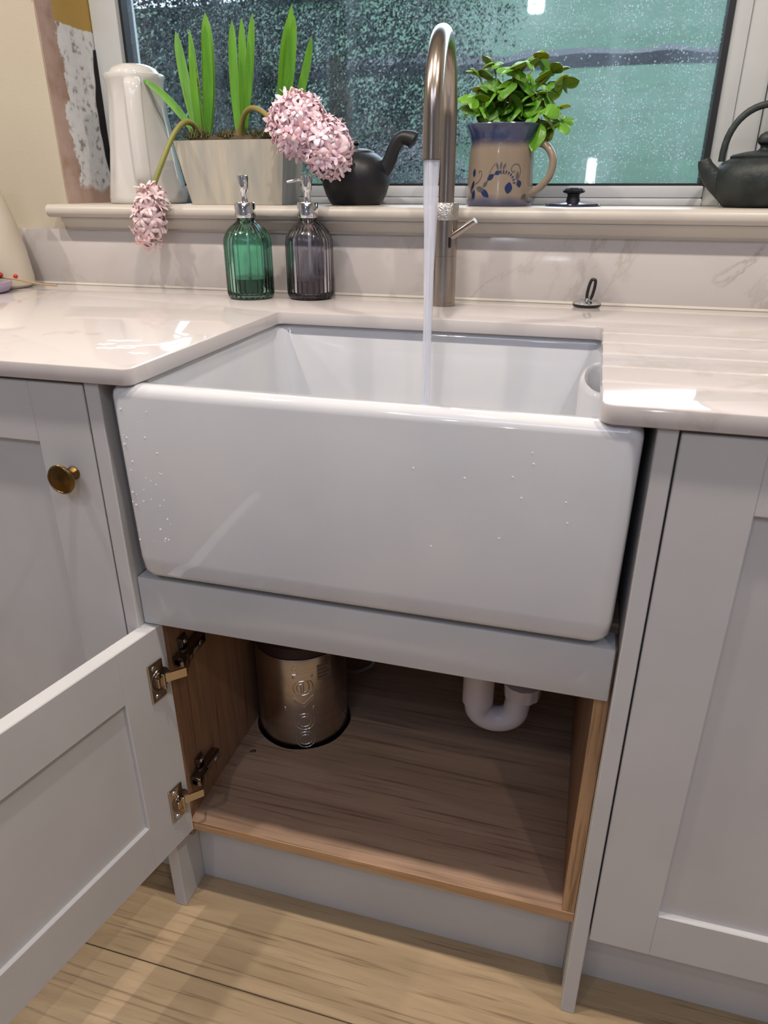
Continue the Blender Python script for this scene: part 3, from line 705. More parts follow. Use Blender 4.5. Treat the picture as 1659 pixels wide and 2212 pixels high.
# crumbs on the base board
bm = bmesh.new(); bridge(bm, [[(-.2685, .185, .1817), (-.256, .189, .1817), (-.258, .194, .1817), (-.266, .193, .1817)], [(-.2675, .187, .1835), (-.257, .1895, .184), (-.259, .193, .1845), (-.265, .192, .183)]], cap0=True, cap1=True)
tag(obj('wood_chip', bm, 'chip_brown', smooth=False, base=(-.26, .19, .1815)), 'small dark wood chip on the cabinet floor', 'wood chip')
bm = bmesh.new(); tube(bm, [(-.2905, .150, .184), (-.288, .150, .184), (-.2875, .1497, .184), (-.274, .148, .184)], [.0024, .0024, .0012, .0010], 10)
tag(obj('loose_screw', bm, 'chrome', base=(-.283, .149, .1817)), 'tiny loose screw lying by the left cabinet side', 'screw')

# ================================================================== tap and water
tx, ty = -0.0145, 0.560
tap = thing('kitchen_tap', (tx, ty, H), 'tall brushed steel swan-neck tap with running water', 'tap')
bm = bmesh.new(); lathe(bm, [(0, H + .0002), (.0212, H + .0002), (.0212, H + .006), (.0206, H + .0065), (.0206, 1.0010), (.0201, 1.0013), (.0201, 1.0019), (.0206, 1.0022), (.0206, 1.0570), (0, 1.0570)], (tx, ty, 0), 48); obj('body', bm, 'steel', tap)
bm = bmesh.new(); lathe(bm, [(0, 1.0572), (.0205, 1.0572), (.0205, 1.0578), (.0212, 1.0585), (.0212, 1.0825), (.0205, 1.0835), (.013, 1.0838), (0, 1.0838)], (tx, ty, 0), 48); obj('collar', bm, M('steel_knurl', (0.62, 0.58, 0.54), 0.32, metal=1.0, bump=0.6, bscale=400), tap)
ex, ey, ez = 0.006, 0.345, 1.1410
dirv = Vector((ex - tx, ey - ty, 0)); R_ = dirv.length / 2; dirn = dirv.normalized()
zc_ = 1.190
path = [Vector((tx, ty, 1.0830)), Vector((tx, ty, 1.15)), Vector((tx, ty, zc_))]
for k in range(1, 25):
    a = PI * k / 24; path.append(Vector((tx, ty, zc_)) + dirn * (R_ - R_ * math.cos(a)) + Vector((0, 0, R_ * math.sin(a) * 1.0)))
path += [Vector((ex, ey, zc_ - .03)), Vector((ex, ey, ez))]
bm = bmesh.new(); tube(bm, path, [.0128] * 3 + [.0128] * 24 + [.0128, .0128], 32); obj('spout', bm, 'steel', tap)
bm = bmesh.new(); tube(bm, [(ex, ey, ez + .001), (ex, ey, ez - .0005)], [.0115, .0115], 24); obj('nozzle', bm, 'black_rubber', tap)
bm = bmesh.new(); h0 = Vector((tx + .010, ty - .010, 1.030)); hd = Vector((0.042, -.012, .027)); tube(bm, [h0, h0 + hd, h0 + hd * 1.03], [.0055, .0055, .0048], 18); obj('lever', bm, 'steel', tap)
bm = bmesh.new()
fs = []
for i in range(7):
    an = math.atan2(-.012 - .006, .012) + (i - 3) * .045
    fs.append([(tx + .0208 * math.cos(an), ty + .0208 * math.sin(an), zz) for zz in (1.014 + .003 * abs(i - 3) / 3, 1.0315)])
bridge(bm, fs, closed=False); obj('lever_slot', bm, 'black_rubber', tap)
bm = bmesh.new(); zs = [ez - .0004, 1.10, 1.05, 1.00, .95, .90, .80, .70, zb + .031]; rs = [.0105, .0098, .0085, .0074, .0067, .0062, .0056, .0055, .0065]
loops = []
for z, r in zip(zs, rs):
    loops.append([(ex + r * (1 + .10 * math.sin(5 * a + z * 60)) * math.cos(a), ey + r * (1 + .10 * math.sin(4 * a + z * 40)) * math.sin(a), z) for a in [2 * PI * i / 20 for i in range(20)]])
bridge(bm, loops, cap0=True, cap1=True)
tag(obj('water_stream', bm, 'running_water', base=(ex, ey, zb + .03)), 'stream of water falling from the tap into sink', 'water')

M('water_film', (0.85, 0.85, 0.88), 0.04, trans=0.0, spec=1.0)
for k, (x_, y_, l_, a_) in enumerate([(-.345, .092, .050, .35), (-.318, .116, .070, .45), (-.362, .136, .046, .30), (-.300, .072, .026, .2), (-.372, .110, .022, .5), (-.290, .135, .014, .6)]):
    bm = bmesh.new(); lo = []
    for q in range(11):
        t = q / 10; hw = .0030 * math.sin(PI * (.04 + .92 * t)) * (1 + .4 * math.sin(q * 2.1 + k)); px0 = x_ + (t - .5) * l_ * math.cos(a_); py0 = y_ + (t - .5) * l_ * math.sin(a_) + .002 * math.sin(q * 1.3)
        lo.append([(px0 + sx * hw * -math.sin(a_), py0 + sx * hw * math.cos(a_), H + .0001 + zz) for sx, zz in ((-1, 0), (-.6, .0008), (0, .0012), (.6, .0008), (1, 0))])
    bridge(bm, lo, closed=False)
    tag(obj('water_streak', bm, 'quartz_worktop' if 0 else 'water_film', base=(x_, y_, H)), 'clear streak of spilt water on the worktop left of the sink', 'water', 'spilt water streaks')
# plug
plug = thing('sink_plug', (.2265, .632, H), 'chrome and black rubber sink plug resting behind the drainer', 'plug')
px_, py_ = .2265, .612
bm = bmesh.new(); lathe(bm, [(0, H + .0003), (.022, H + .0003), (.0235, H + .003), (.0240, H + .005), (0, H + .005)], (px_, py_, 0), 36); obj('seal', bm, 'black_rubber', plug)
bm = bmesh.new(); lathe(bm, [(0, H + .0052), (.0236, H + .0052), (.0238, H + .0065), (.020, H + .0085), (.006, H + .0095), (.005, H + .014), (0, H + .015)], (px_, py_, 0), 36); obj('disc', bm, 'chrome', plug)
bm = bmesh.new(); ax = Vector((.16, .1, 1)).normalized(); sd = Vector((1, 0, -.16)).normalized(); c0 = Vector((px_ + .002, py_, H + .012)); lp = []
for k in range(33):
    a = 2 * PI * k / 32; lp.append(c0 + ax * (.0165 - .0165 * math.cos(a)) + sd * (.0048 * (1 if math.sin(a) >= 0 else -1) * abs(math.sin(a)) ** .5))
tube(bm, lp, .0026, 8); obj('loop_handle', bm, 'black_rubber', plug)

# ================================================================== soap dispensers
def dispenser(c, label, glass, liquid, level, head_dir):
    x, y_ = c
    t = thing('soap_dispenser', (x, y_, H), label, 'soap bottle', 'pump soap bottles')
    R0 = .0432
    out = [(0, .0005), (R0 - .006, .0005), (R0 - .0025, .003), (R0 - .0005, .008), (R0, .012), (R0, .095), (R0 - .0015, .104), (R0 - .006, .114), (R0 - .014, .123), (R0 - .022, .129), (.0170, .132), (.0160, .135), (.0160, .142)]
    inn = [(.0135, .142), (.0135, .134), (R0 - .0235, .1265), (R0 - .016, .1205), (R0 - .009, .112), (R0 - .0048, .103), (R0 - .0032, .094), (R0 - .0032, .014), (R0 - .006, .008), (0, .0075)]
    bm = bmesh.new(); loops = []
    for q, (r, z) in enumerate(out + inn):
        lp = []
        for i in range(144):
            a = 2 * PI * i / 144; rr = max(r, 1e-5)
            if q < len(out) and .004 < z < .130: rr -= .0022 * (0.5 - 0.5 * math.cos(26 * a)) * min(1, (.131 - z) / .02)
            lp.append((x + rr * math.cos(a), y_ + rr * math.sin(a), H + z))
        loops.append(lp)
    bridge(bm, loops, cap0=True, cap1=True); obj('bottle', bm, glass, t, ang=70)
    bm = bmesh.new(); lathe(bm, [(0, .0078), (R0 - .0062, .0085), (R0 - .0036, .0145), (R0 - .0036, level), (0, level)], (x, y_, H), 64); obj('liquid', bm, liquid, t)
    bm = bmesh.new(); tube(bm, [(x, y_, H + .012), (x + .002, y_, H + .14)], .0028, 10); obj('dip_tube', bm, 'pvc_white', t)
    bm = bmesh.new(); lathe(bm, [(0, .1375), (.0180, .1375), (.0185, .139), (.0185, .1610), (.0175, .1625), (.009, .163), (0, .163)], (x, y_, H), 40); obj('collar', bm, 'chrome', t)
    bm = bmesh.new(); lathe(bm, [(0, .1632), (.0060, .1632), (.0055, .178), (.0075, .181), (.0085, .184), (.0095, .200), (.0095, .2045), (.0070, .206), (0, .2063)], (x, y_, H), 32); obj('pump_head', bm, 'chrome', t)
    hd_ = Vector((math.cos(head_dir), math.sin(head_dir), 0)); p0 = Vector((x, y_, H + .1985))
    bm = bmesh.new(); tube(bm, spline([p0, p0 + hd_ * .018 + Vector((0, 0, -.001)), p0 + hd_ * .034 + Vector((0, 0, -.004))], 5), .0026, 12); obj('nozzle', bm, 'chrome', t)
    return t
dispenser((-.3755, .556), 'green ribbed glass soap dispenser with chrome pump', 'glass_green', 'liquid_green', .036, -1.02)
dispenser((-.2670, .582), 'grey ribbed glass soap dispenser with chrome pump', 'glass_grey', 'liquid_brown', .034, PI + .5)

# ================================================================== items on the left of the worktop
vx, vy = -.943, .560
vase = thing('ceramic_bottle', (vx, vy, H), 'tapered white ceramic bottle with cork at the left edge', 'bottle')
bm = bmesh.new(); lathe(bm, [(0, .0005), (.062, .0005), (.068, .006), (.0685, .02), (.063, .07), (.054, .12), (.042, .165), (.034, .188), (.0315, .197), (0, .197)], (vx, vy, H), 56); obj('body', bm, 'vase_white', vase)
bm = bmesh.new(); lathe(bm, [(0, .1972), (.0285, .1972), (.0295, .215), (0, .215)], (vx, vy, H), 32); obj('cork', bm, 'cork', vase)
dx_, dy_ = -.905, .475
dish = thing('trinket_dish', (dx_, dy_, H), 'small lilac glass dish at the left end of the worktop', 'dish')
bm = bmesh.new(); lathe(bm, [(0, .0005), (.040, .0005), (.047, .004), (.052, .014), (.054, .021), (.0525, .0215), (.050, .015), (.044, .007), (0, .0055)], (dx_, dy_, H), 40); obj('bowl', bm, 'dish_lilac', dish)
bm = bmesh.new()
for k in range(60):
    t = k / 59; a = k * 2.4; r = .021 * math.sin(PI * (0.12 + .8 * t)); c = Vector((dx_ + .014 + r * math.cos(a), dy_ + r * math.sin(a), H + .014 + .042 * t))
    d = Vector((math.cos(a), math.sin(a), .5)).normalized(); tube(bm, [c - d * .006, c, c + d * .006], [.003, .0052, .0022], 6)
lathe(bm, [(0, .008), (.012, .012), (.018, .03), (.012, .05), (0, .058)], (dx_ + .014, dy_, H), 16)
tag(obj('pine_cone', bm, 'cone_brown', base=(dx_, dy_, H + .006)), 'brown pine cone in the lilac dish', 'pine cone')
spr = thing('berry_sprig', (dx_ + .05, dy_ + .03, H + .02), 'thin twig with red berries lying across the dish', 'twig')
bm = bmesh.new(); tube(bm, spline([(dx_ + .020, dy_ + .012, H + .028), (dx_ + .048, dy_ + .030, H + .024), (dx_ + .075, dy_ + .055, H + .014), (dx_ + .104, dy_ + .085, H + .006)], 5), .0017, 8); obj('twig', bm, 'twig_tan', spr)
for q in ((.030, .006, .030), (.036, .014, .033), (.026, .018, .034), (.050, .036, .028), (.103, .0845, .0075)):
    bm = bmesh.new(); bmesh.ops.create_icosphere(bm, subdivisions=2, radius=.0045 if q[0] < .1 else .003); bmesh.ops.translate(bm, verts=bm.verts[:], vec=(dx_ + q[0], dy_ + q[1], H + q[2])); obj('berry', bm, 'berry_red' if q[0] < .1 else 'chrome', spr)

# ================================================================== things on the sill
# coffee pot / jug
jx, jy = -.679, .735
jug = thing('white_jug', (jx, jy, SZ), 'tall white glazed jug with lid and flat handle', 'jug')
bm = bmesh.new(); prof = [(0, .0003), (.074, .0003), (.077, .004), (.0765, .012), (.070, .05), (.0645, .09), (.0595, .13), (.0555, .165), (.0535, .185), (.0540, .205), (.0565, .220), (.0590, .2285), (.0575, .2305), (0, .2305)]
loops = []
for r, z in prof:
    lp = []
    for i in range(96):
        a = 2 * PI * i / 96; rr = max(r, 1e-5)
        if .008 < z < .20: rr += .0018 * math.sin(z * 150) * max(0, math.cos(a - .2)) + .0010 * math.cos(10 * a)
        lp.append((jx + rr * math.cos(a), jy + rr * math.sin(a), SZ + z))
    loops.append(lp)
bridge(bm, loops, cap0=True, cap1=True); obj('body', bm, 'jug_glaze', jug, ang=60)
bm = bmesh.new(); lathe(bm, [(0, .2306), (.049, .2306), (.0485, .2335), (.043, .2405), (.032, .2460), (.016, .2490), (0, .250)], (jx, jy, SZ), 56); obj('lid', bm, 'jug_glaze', jug)
hdv = Vector((CAM[0] - jx - .12, CAM[1] - jy, 0)).normalized(); sdv = Vector((-hdv.y, hdv.x, 0))
hp = spline([hdv * .050 + Vector((0, 0, .212)), hdv * .076 + Vector((0, 0, .214)), hdv * .089 + Vector((0, 0, .200)), hdv * .094 + Vector((0, 0, .14)), hdv * .094 + Vector((0, 0, .08)), hdv * .090 + Vector((0, 0, .045)), hdv * .066 + Vector((0, 0, .034))], 6)
lo = []
for p, t, n_, b_ in frames(hp):
    nn = t.cross(sdv).normalized(); wd_ = .0150
    lo.append([tuple(Vector((jx, jy, SZ)) + p + sdv * (wd_ * cx_) + nn * (.006 * cy_)) for cx_, cy_ in ((-1, -.4), (-.8, -.9), (.8, -.9), (1, -.4), (1, .4), (.8, .9), (-.8, .9), (-1, .4))])
bm = bmesh.new(); bridge(bm, lo, cap0=True, cap1=True); obj('handle', bm, 'jug_glaze', jug, ang=50)

# planter
pln = thing('planter_trough', (-.45, .71, SZ), 'whitewashed tapered trough planter on the sill', 'planter')
bm = bmesh.new(); tb = (-.562, -.337, .655, .763); bb = (-.541, -.352, .667, .751); th = .006
def q4(b_, z, i=0): return [(b_[0] + i, b_[2] + i, z), (b_[1] - i, b_[2] + i, z), (b_[1] - i, b_[3] - i, z), (b_[0] + i, b_[3] - i, z)]
bridge(bm, [q4(bb, SZ + .0004), q4(tb, SZ + .111), q4(tb, SZ + .111, th), q4((tb[0] + .003, tb[1] - .003, tb[2] + .003, tb[3] - .003), SZ + .09, th)], cap0=True, cap1=True); obj('box', bm, 'planter_wash', pln, smooth=False)
bm = bmesh.new(); nx, ny = 40, 18; grid = []
for i in range(nx + 1):
    rw = []
    for j in range(ny + 1):
        x = tb[0] + th + (tb[1] - tb[0] - 2 * th) * i / nx; y_ = tb[2] + th + (tb[3] - tb[2] - 2 * th) * j / ny
        e = min(i, nx - i, (j) * 2, (ny - j) * 2) / 6
        rw.append(bm.verts.new((x, y_, SZ + .106 + .012 * min(1, e) + .006 * noise.noise((x * 60, y_ * 60, 0)))))
    grid.append(rw)
for i in range(nx):
    for j in range(ny): bm.faces.new((grid[i][j], grid[i + 1][j], grid[i + 1][j + 1], grid[i][j + 1]))
obj('soil', bm, 'soil', pln)
bm = bmesh.new()
for k in range(2200):
    x = random.uniform(tb[0] + .012, tb[1] - .012); y_ = random.uniform(tb[2] + .01, tb[3] - .012)
    d = noise.noise((x * 22, y_ * 22, 3.0))
    if d < -.08: continue
    l = random.uniform(.006, .016) * (1 + d); a = random.uniform(0, 2 * PI); v = Vector((math.cos(a) * .7, math.sin(a) * .7, random.uniform(.4, 1.2))) * l; s = Vector((-math.sin(a), math.cos(a), 0)) * .0011
    b0 = Vector((x, y_, SZ + .116)); vs2 = [bm.verts.new(p) for p in (b0 - s, b0 + s, b0 + v * .6 + s * .6 + Vector((0, 0, .001)), b0 + v)]
    bm.faces.new(vs2)
ms = obj('moss', bm, 'moss', pln, recalc=False); ms['kind'] = 'stuff'

def strap_leaf(parent, base, tip, wid, bow=(0, 0, 0), face=None, mat='leaf_green'):
    b0, t0 = Vector(base), Vector(tip); n_ = 12
    wid *= .84; ctrl = (b0 + t0) / 2 + Vector(bow); lo = []
    ax = (t0 - b0).normalized(); fc = Vector(face or (CAM[0] - b0.x, CAM[1] - b0.y, 0)).normalized()
    sd = ax.cross(fc).normalized(); fc = sd.cross(ax).normalized()
    for k in range(n_ + 1):
        t = k / n_; p = b0 * (1 - t) ** 2 + ctrl * 2 * t * (1 - t) + t0 * t * t
        wv = wid / 2 * (0.62 + .45 * math.sin(PI * min(1, t * .95))) * (1 if t < .78 else max(.03, math.sqrt(max(0, 1 - ((t - .78) / .222) ** 2))))
        dp = wv * .45
        lo.append([tuple(p - sd * wv + fc * dp * .6), tuple(p - fc * dp * .3), tuple(p + sd * wv + fc * dp * .6), tuple(p + sd * wv * .96 + fc * (dp * .6 + .0008)), tuple(p + fc * (.0022 - dp * .3)), tuple(p - sd * wv * .96 + fc * (dp * .6 + .0008))])
    bm = bmesh.new(); bridge(bm, lo, cap0=True, cap1=True)
    return obj('leaf', bm, mat, parent, ang=70)
# floret mesh: six recurved petals on a short tube, axis +z
def floret_mesh(name, mat, curl):
    bm = bmesh.new()
    lathe(bm, [(.0, -.010), (.0028, -.009), (.0034, -.003), (.0026, .001), (0, .001)], (0, 0, 0), 8)
    for k in range(6):
        a = 2 * PI * k / 6 + (.08 if k % 2 else 0); ca, sa = math.cos(a), math.sin(a); lo = []
        for j in range(6):
            t = j / 5; r = .002 + .0165 * math.sin(t * 1.4) / math.sin(1.4); z = .006 * math.sin(t * 2.2) - curl * t * t * .009 + (.0008 if k % 2 else 0)
            wv = .0036 * math.sin(PI * (0.20 + .74 * t)) ** .7
            lo.append([(r * ca - wv * sa, r * sa + wv * ca, z - .0005), (r * ca, r * sa, z + .0007), (r * ca + wv * sa, r * sa - wv * ca, z - .0005), (r * ca, r * sa, z - .0006)])
        bridge(bm, lo, cap0=True, cap1=True)
    return mesh_only(name, bm, mat)
FLO = [floret_mesh('floret', 'petal_pink', c) for c in (-.6, .1, .8)]
FLF = [floret_mesh('floret', 'petal_faded', c) for c in (-.2, .7)]
def flower_head(parent, c0, c1, rad, count, meshes, seed):
    rnd = random.Random(seed); c0, c1 = Vector(c0), Vector(c1); ax = (c1 - c0); L_ = ax.length; ax.normalize()
    u = ax.orthogonal().normalized(); v = ax.cross(u)
    bm = bmesh.new(); cr = rad * .66; tube(bm, [c0 - ax * .02 + ax * ((L_ + .04) * q / 12) for q in range(13)], [max(.001, cr * math.sqrt(max(0, 1 - (q / 6 - 1) ** 2))) for q in range(13)], 20)
    obj('flower_core', bm, meshes[0].materials[0], parent)
    for k in range(count):
        t = (k + .5) / count; a = k * 2.39996 + rnd.uniform(-.2, .2)
        prf = math.sqrt(max(.0, 1 - (2 * t - 1) ** 2)); prf = .35 + .65 * prf
        rad_ = (u * math.cos(a) + v * math.sin(a))
        d = (rad_ * prf + ax * (2 * t - 1) * .95).normalized()
        p = c0 + ax * (L_ * t) + rad_ * (rad * prf * rnd.uniform(.86, 1.08)) + ax * (2 * t - 1) * .006
        d = (d + Vector((rnd.uniform(-.3, .3), rnd.uniform(-.3, .3), rnd.uniform(-.3, .3)))).normalized()
        q = Vector((0, 0, 1)).rotation_difference(d) @ Quaternion((0, 0, 1), rnd.uniform(0, 6.28))
        inst('floret', rnd.choice(meshes), parent, p, q, rnd.uniform(.88, 1.15))
def hyacinth(base, label, leaves, stem, head, meshes, n, rad, seed, bud=False):
    t = thing('hyacinth', base, label, 'plant', 'hyacinths in the trough')
    bx, by, bz = base
    bm = bmesh.new(); lathe(bm, [(0, -.012), (.015, -.008), (.019, .002), (.014, .012), (.009, .02), (0, .02)], base, 20); obj('bulb', bm, M('bulb_skin', (0.16, 0.10, 0.06), .7), t)
    for i, (tip, wid, bow, off) in enumerate(leaves): strap_leaf(t, (bx + off[0], by + off[1], bz + .004), tip, wid, bow)
    bm = bmesh.new(); sp_ = spline(stem, 6); tube(bm, sp_, [.0055 - .0015 * k / len(sp_) for k in range(len(sp_))], 12); st = obj('flower_stem', bm, 'stem_green', t)
    flower_head(st, head[0], head[1], rad, n, meshes, seed)
    return t
zb_ = SZ + .112
hA = hyacinth((-.528, .712, zb_), 'hyacinth whose flower droops over the sill at the left',
    [((-.572, .725, 1.371), .021, (-.006, 0, .0), (-.010, 0)), ((-.549, .735, 1.375), .015, (.0, 0, 0), (-.006, .008)), ((-.531, .70, 1.35), .014, (-.004, 0, 0), (-.002, -.006)),
     ((-.503, .715, 1.395), .027, (.010, 0, 0), (.008, 0)), ((-.4975, .70, 1.373), .020, (.010, 0, 0), (.010, -.006)), ((-.640, .70, 1.294), .016, (.012, 0, .016), (-.010, -.004))],
    [(-.528, .700, zb_), (-.532, .690, 1.212), (-.538, .664, 1.217), (-.549, .640, 1.197), (-.562, .613, 1.153), (-.575, .595, 1.112), (-.590, .587, 1.070), (-.598, .585, 1.022)],
    ((-.577, .588, 1.098), (-.598, .585, 1.012)), FLF, 34, .024, 3)
bm = bmesh.new(); tube(bm, spline([(-.526, .708, zb_), (-.532, .712, 1.25), (-.536, .713, 1.30)], 5), [.003] * 10 + [.002], 8)
for k in range(9): 
    c = Vector((-.535 + random.uniform(-.004, .004), .712 + random.uniform(-.004, .004), 1.27 + .004 * k)); tube(bm, [c, c + Vector((random.uniform(-.006, .006), random.uniform(-.006, .006), .012))], [.003, .001], 6)
obj('withered_bud', bm, 'dry_bud', hA)
hyacinth((-.446, .712, zb_), 'hyacinth with the upper pink flower head leaning right',
    [((-.453, .72, 1.382), .019, (-.006, 0, 0), (-.006, 0)), ((-.436, .725, 1.385), .018, (.002, 0, 0), (0, .006)), ((-.412, .72, 1.391), .017, (.004, 0, 0), (.004, 0)), ((-.413, .70, 1.344), .016, (.006, 0, 0), (.006, -.008))],
    [(-.442, .702, zb_), (-.438, .695, 1.208), (-.425, .684, 1.228), (-.403, .668, 1.237), (-.375, .650, 1.231), (-.335, .628, 1.208), (-.30, .615, 1.20)],
    ((-.322, .626, 1.200), (-.262, .610, 1.210)), FLO, 96, .043, 5)
hyacinth((-.366, .714, zb_), 'hyacinth with the lower pink flower head above the black teapot',
    [((-.349, .73, 1.382), .016, (-.008, 0, 0), (-.004, .004)), ((-.333, .715, 1.399), .020, (.0, 0, 0), (0, 0)), ((-.323, .70, 1.38), .020, (.004, 0, 0), (.004, -.006)), ((-.300, .72, 1.351), .017, (.012, 0, 0), (.010, 0)), ((-.338, .695, 1.285), .012, (.0, 0, 0), (.006, -.008))],
    [(-.362, .704, zb_), (-.352, .696, 1.205), (-.332, .680, 1.218), (-.300, .655, 1.205), (-.26, .63, 1.185), (-.235, .615, 1.172)],
    ((-.256, .622, 1.166), (-.216, .610, 1.172)), FLO, 88, .039, 8)

# black side-handled teapot
bx, by = -.2215, .722
bt = thing('clay_teapot', (bx, by, SZ), 'round black clay teapot with raised side handle', 'teapot')
bm = bmesh.new(); lathe(bm, [(0, .0003), (.046, .0003), (.049, .003), (.0575, .018), (.0635, .036), (.0640, .050), (.060, .066), (.051, .080), (.038, .0885), (.036, .0890), (0, .0890)], (bx, by, SZ), 56); obj('body', bm, 'black_clay', bt)
bm = bmesh.new(); lathe(bm, [(0, .0892), (.036, .0892), (.034, .0925), (.022, .096), (.007, .0975), (.005, .101), (.008, .105), (.005, .109), (0, .110)], (bx, by, SZ), 40); obj('lid', bm, 'black_clay', bt)
bm = bmesh.new(); hpz = spline([(bx + .048, by, SZ + .052), (bx + .064, by, SZ + .072), (bx + .076, by - .003, SZ + .097), (bx + .090, by - .005, SZ + .112), (bx + .106, by - .006, SZ + .111), (bx + .116, by - .006, SZ + .106)], 6)
nn_ = len(hpz); tube(bm, hpz, [.0155 - .004 * math.sin(PI * min(1, k / nn_ * 1.1)) for k in range(nn_ - 2)] + [.0095, .006], 20); obj('handle', bm, 'black_clay', bt)
bm = bmesh.new(); tube(bm, spline([(bx - .05, by - .02, SZ + .05), (bx - .066, by - .028, SZ + .060), (bx - .078, by - .032, SZ + .074)], 4), [.014, .013, .012, .011, .010, .0095, .009, .0085, .008], 16); obj('spout', bm, 'black_clay', bt)

# stoneware mug used as herb pot
mx_, my_ = .051, .722
mug = thing('stoneware_mug', (mx_, my_, SZ), 'grey-brown stoneware mug with cobalt rim and painted flowers', 'mug')
MP = [(0, .0003), (.0565, .0003), (.0585, .003), (.0588, .010), (.0580, .045), (.0572, .070), (.0565, .088), (.0550, .096), (.0545, .101), (.0562, .107), (.0595, .117), (.0645, .1262), (.0670, .1290), (.0664, .1305), (.0640, .1290), (.0540, .112), (.0520, .100), (.0520, .012), (0, .010)]
bm = bmesh.new(); lathe(bm, MP, (mx_, my_, SZ), 72); obj('body', bm, 'stoneware', mug)
ha = 0.10; hv = Vector((math.cos(ha - .35), math.sin(ha - .35), 0))
bm = bmesh.new(); hp = spline([hv * .050 + Vector((0, 0, .092)), hv * .064 + Vector((0, 0, .100)), hv * .082 + Vector((0, 0, .095)), hv * .0945 + Vector((0, 0, .076)), hv * .092 + Vector((0, 0, .052)), hv * .076 + Vector((0, 0, .032)), hv * .056 + Vector((0, 0, .020))], 6)
tube(bm, [Vector((mx_, my_, SZ)) + p for p in hp], .0062, 14, sx=1.25); obj('handle', bm, M('stoneware_plain', (0.28, 0.215, 0.16), .18, coat=.5), mug)
# painted decoration lies on the wall of the mug
def mrad(z):
    for (r0, z0_), (r1, z1_) in zip(MP[3:], MP[4:]):
        if z0_ <= z <= z1_: return r0 + (r1 - r0) * (z - z0_) / (z1_ - z0_)
    return .0575
mface = math.atan2(CAM[1] - my_, CAM[0] - mx_)
def mpt(u, z, off=.0004):                # u: metres to the right across the front
    a = mface + u / .0575; r = mrad(z) + off
    return (mx_ + r * math.cos(a), my_ + r * math.sin(a), SZ + z)
def blob(u, z, l, wv, ang, mat, nm):
    bm = bmesh.new(); lo = []
    ca, sa = math.cos(ang), math.sin(ang)
    for j in range(9):
        t = j / 8; s = (t - .5) * l; hw = wv * math.sin(PI * (.02 + .96 * t)) ** .8 / 2
        lo.append([mpt(u + s * ca - hh * hw * sa, z + s * sa + hh * hw * ca) for hh in (-1, 0, 1)])
    bridge(bm, lo, closed=False); obj(nm, bm, mat, mug)
def stroke(pts, wd, mat='paint_grey', nm='painted_scroll'):
    bm = bmesh.new(); P2 = [Vector((a, b_, 0)) for a, b_ in pts]; P2 = spline(P2, 5); lo = []
    for i, p in enumerate(P2):
        t = (P2[min(i + 1, len(P2) - 1)] - P2[max(i - 1, 0)]).normalized(); n_ = Vector((-t.y, t.x, 0)) * wd / 2
        lo.append([mpt((p + n_).x, (p + n_).y), mpt((p - n_).x, (p - n_).y)])
    bridge(bm, lo, closed=False); obj(nm, bm, mat, mug)
for u, z, l, wv, ang, mt in [(-.0265, .022, .020, .010, -.7, 'paint_blue'), (-.036, .028, .016, .009, -.3, 'paint_grey'), (-.026, .036, .012, .006, .9, 'paint_grey'), (.015, .030, .018, .013, 1.4, 'paint_blue'), (.034, .037, .012, .010, 1.9, 'paint_blue'), (.030, .049, .014, .006, 1.5, 'paint_grey'),
    (-.017, .047, .014, .008, .7, 'paint_blue'), (-.005, .054, .010, .007, .3, 'paint_blue'), (-.006, .064, .012, .0035, 1.9, 'paint_grey'), (.0, .065, .012, .0035, 1.5, 'paint_grey'), (.006, .064, .011, .0035, 1.1, 'paint_grey'),
    (-.052, .054, .013, .008, 1.5, 'paint_blue'), (-.054, .034, .016, .007, 1.2, 'paint_blue'), (-.051, .018, .018, .008, 1.4, 'paint_blue'), (-.058, .026, .014, .007, 2.0, 'paint_grey'), (.046, .014, .016, .011, .9, 'paint_grey')]:
    blob(u, z, l, wv, ang, MATS[mt], 'painted_leaf')
for k in range(8):
    a = math.radians(100 - 13 * k); blob(.004 + .021 * math.cos(a) , .035 + .021 * math.sin(a), .0055, .0022, a, MATS['paint_blue'], 'painted_dash')
stroke([(-.028, .032), (-.020, .044), (-.010, .051), (.0, .0535), (.008, .0525)], .0012)
stroke([(-.022, .040), (-.018, .056), (-.010, .068)], .0008)
stroke([(.032, .044), (.036, .056), (.032, .066), (.024, .067), (.018, .061), (.021, .055), (.026, .057)], .0013)
stroke([(-.048, .036), (-.040, .040), (-.034, .049), (-.035, .056), (-.039, .057), (-.040, .053)], .0013)

bas = thing('basil_plant', (mx_, my_, SZ + .105), 'bushy green basil plant growing in the stoneware mug', 'plant')
bm = bmesh.new(); lathe(bm, [(0, .098), (.0505, .098), (.0505, .103), (.03, .108), (0, .109)], (mx_, my_, SZ), 40); obj('soil', bm, 'soil', bas)
def basil_leaf(name, mat, cup):
    bm = bmesh.new(); lo = []
    for j in range(9):
        t = j / 8; wv = .42 * math.sin(PI * min(1, t * .93 + .04)) ** .75 * (1 if t < .9 else .7); y_ = t; dz = -cup * t * t * .45
        lo.append([(-wv, y_, dz - .10 * wv * 2 + .02 * math.sin(t * 9)), (-wv * .55, y_, dz + .07), (0, y_, dz - .015), (wv * .55, y_, dz + .07), (wv, y_, dz - .10 * wv * 2 + .02 * math.cos(t * 9)), (wv * .5, y_, dz + .045), (0, y_, dz - .04), (-wv * .5, y_, dz + .045)])
    bridge(bm, lo, cap0=True, cap1=True)
    return mesh_only(name, bm, mat)
BL = [basil_leaf('leaf', 'basil_leaf', c) for c in (.3, .8, 1.3)] + [basil_leaf('leaf', 'basil_leaf_dark', .9)]
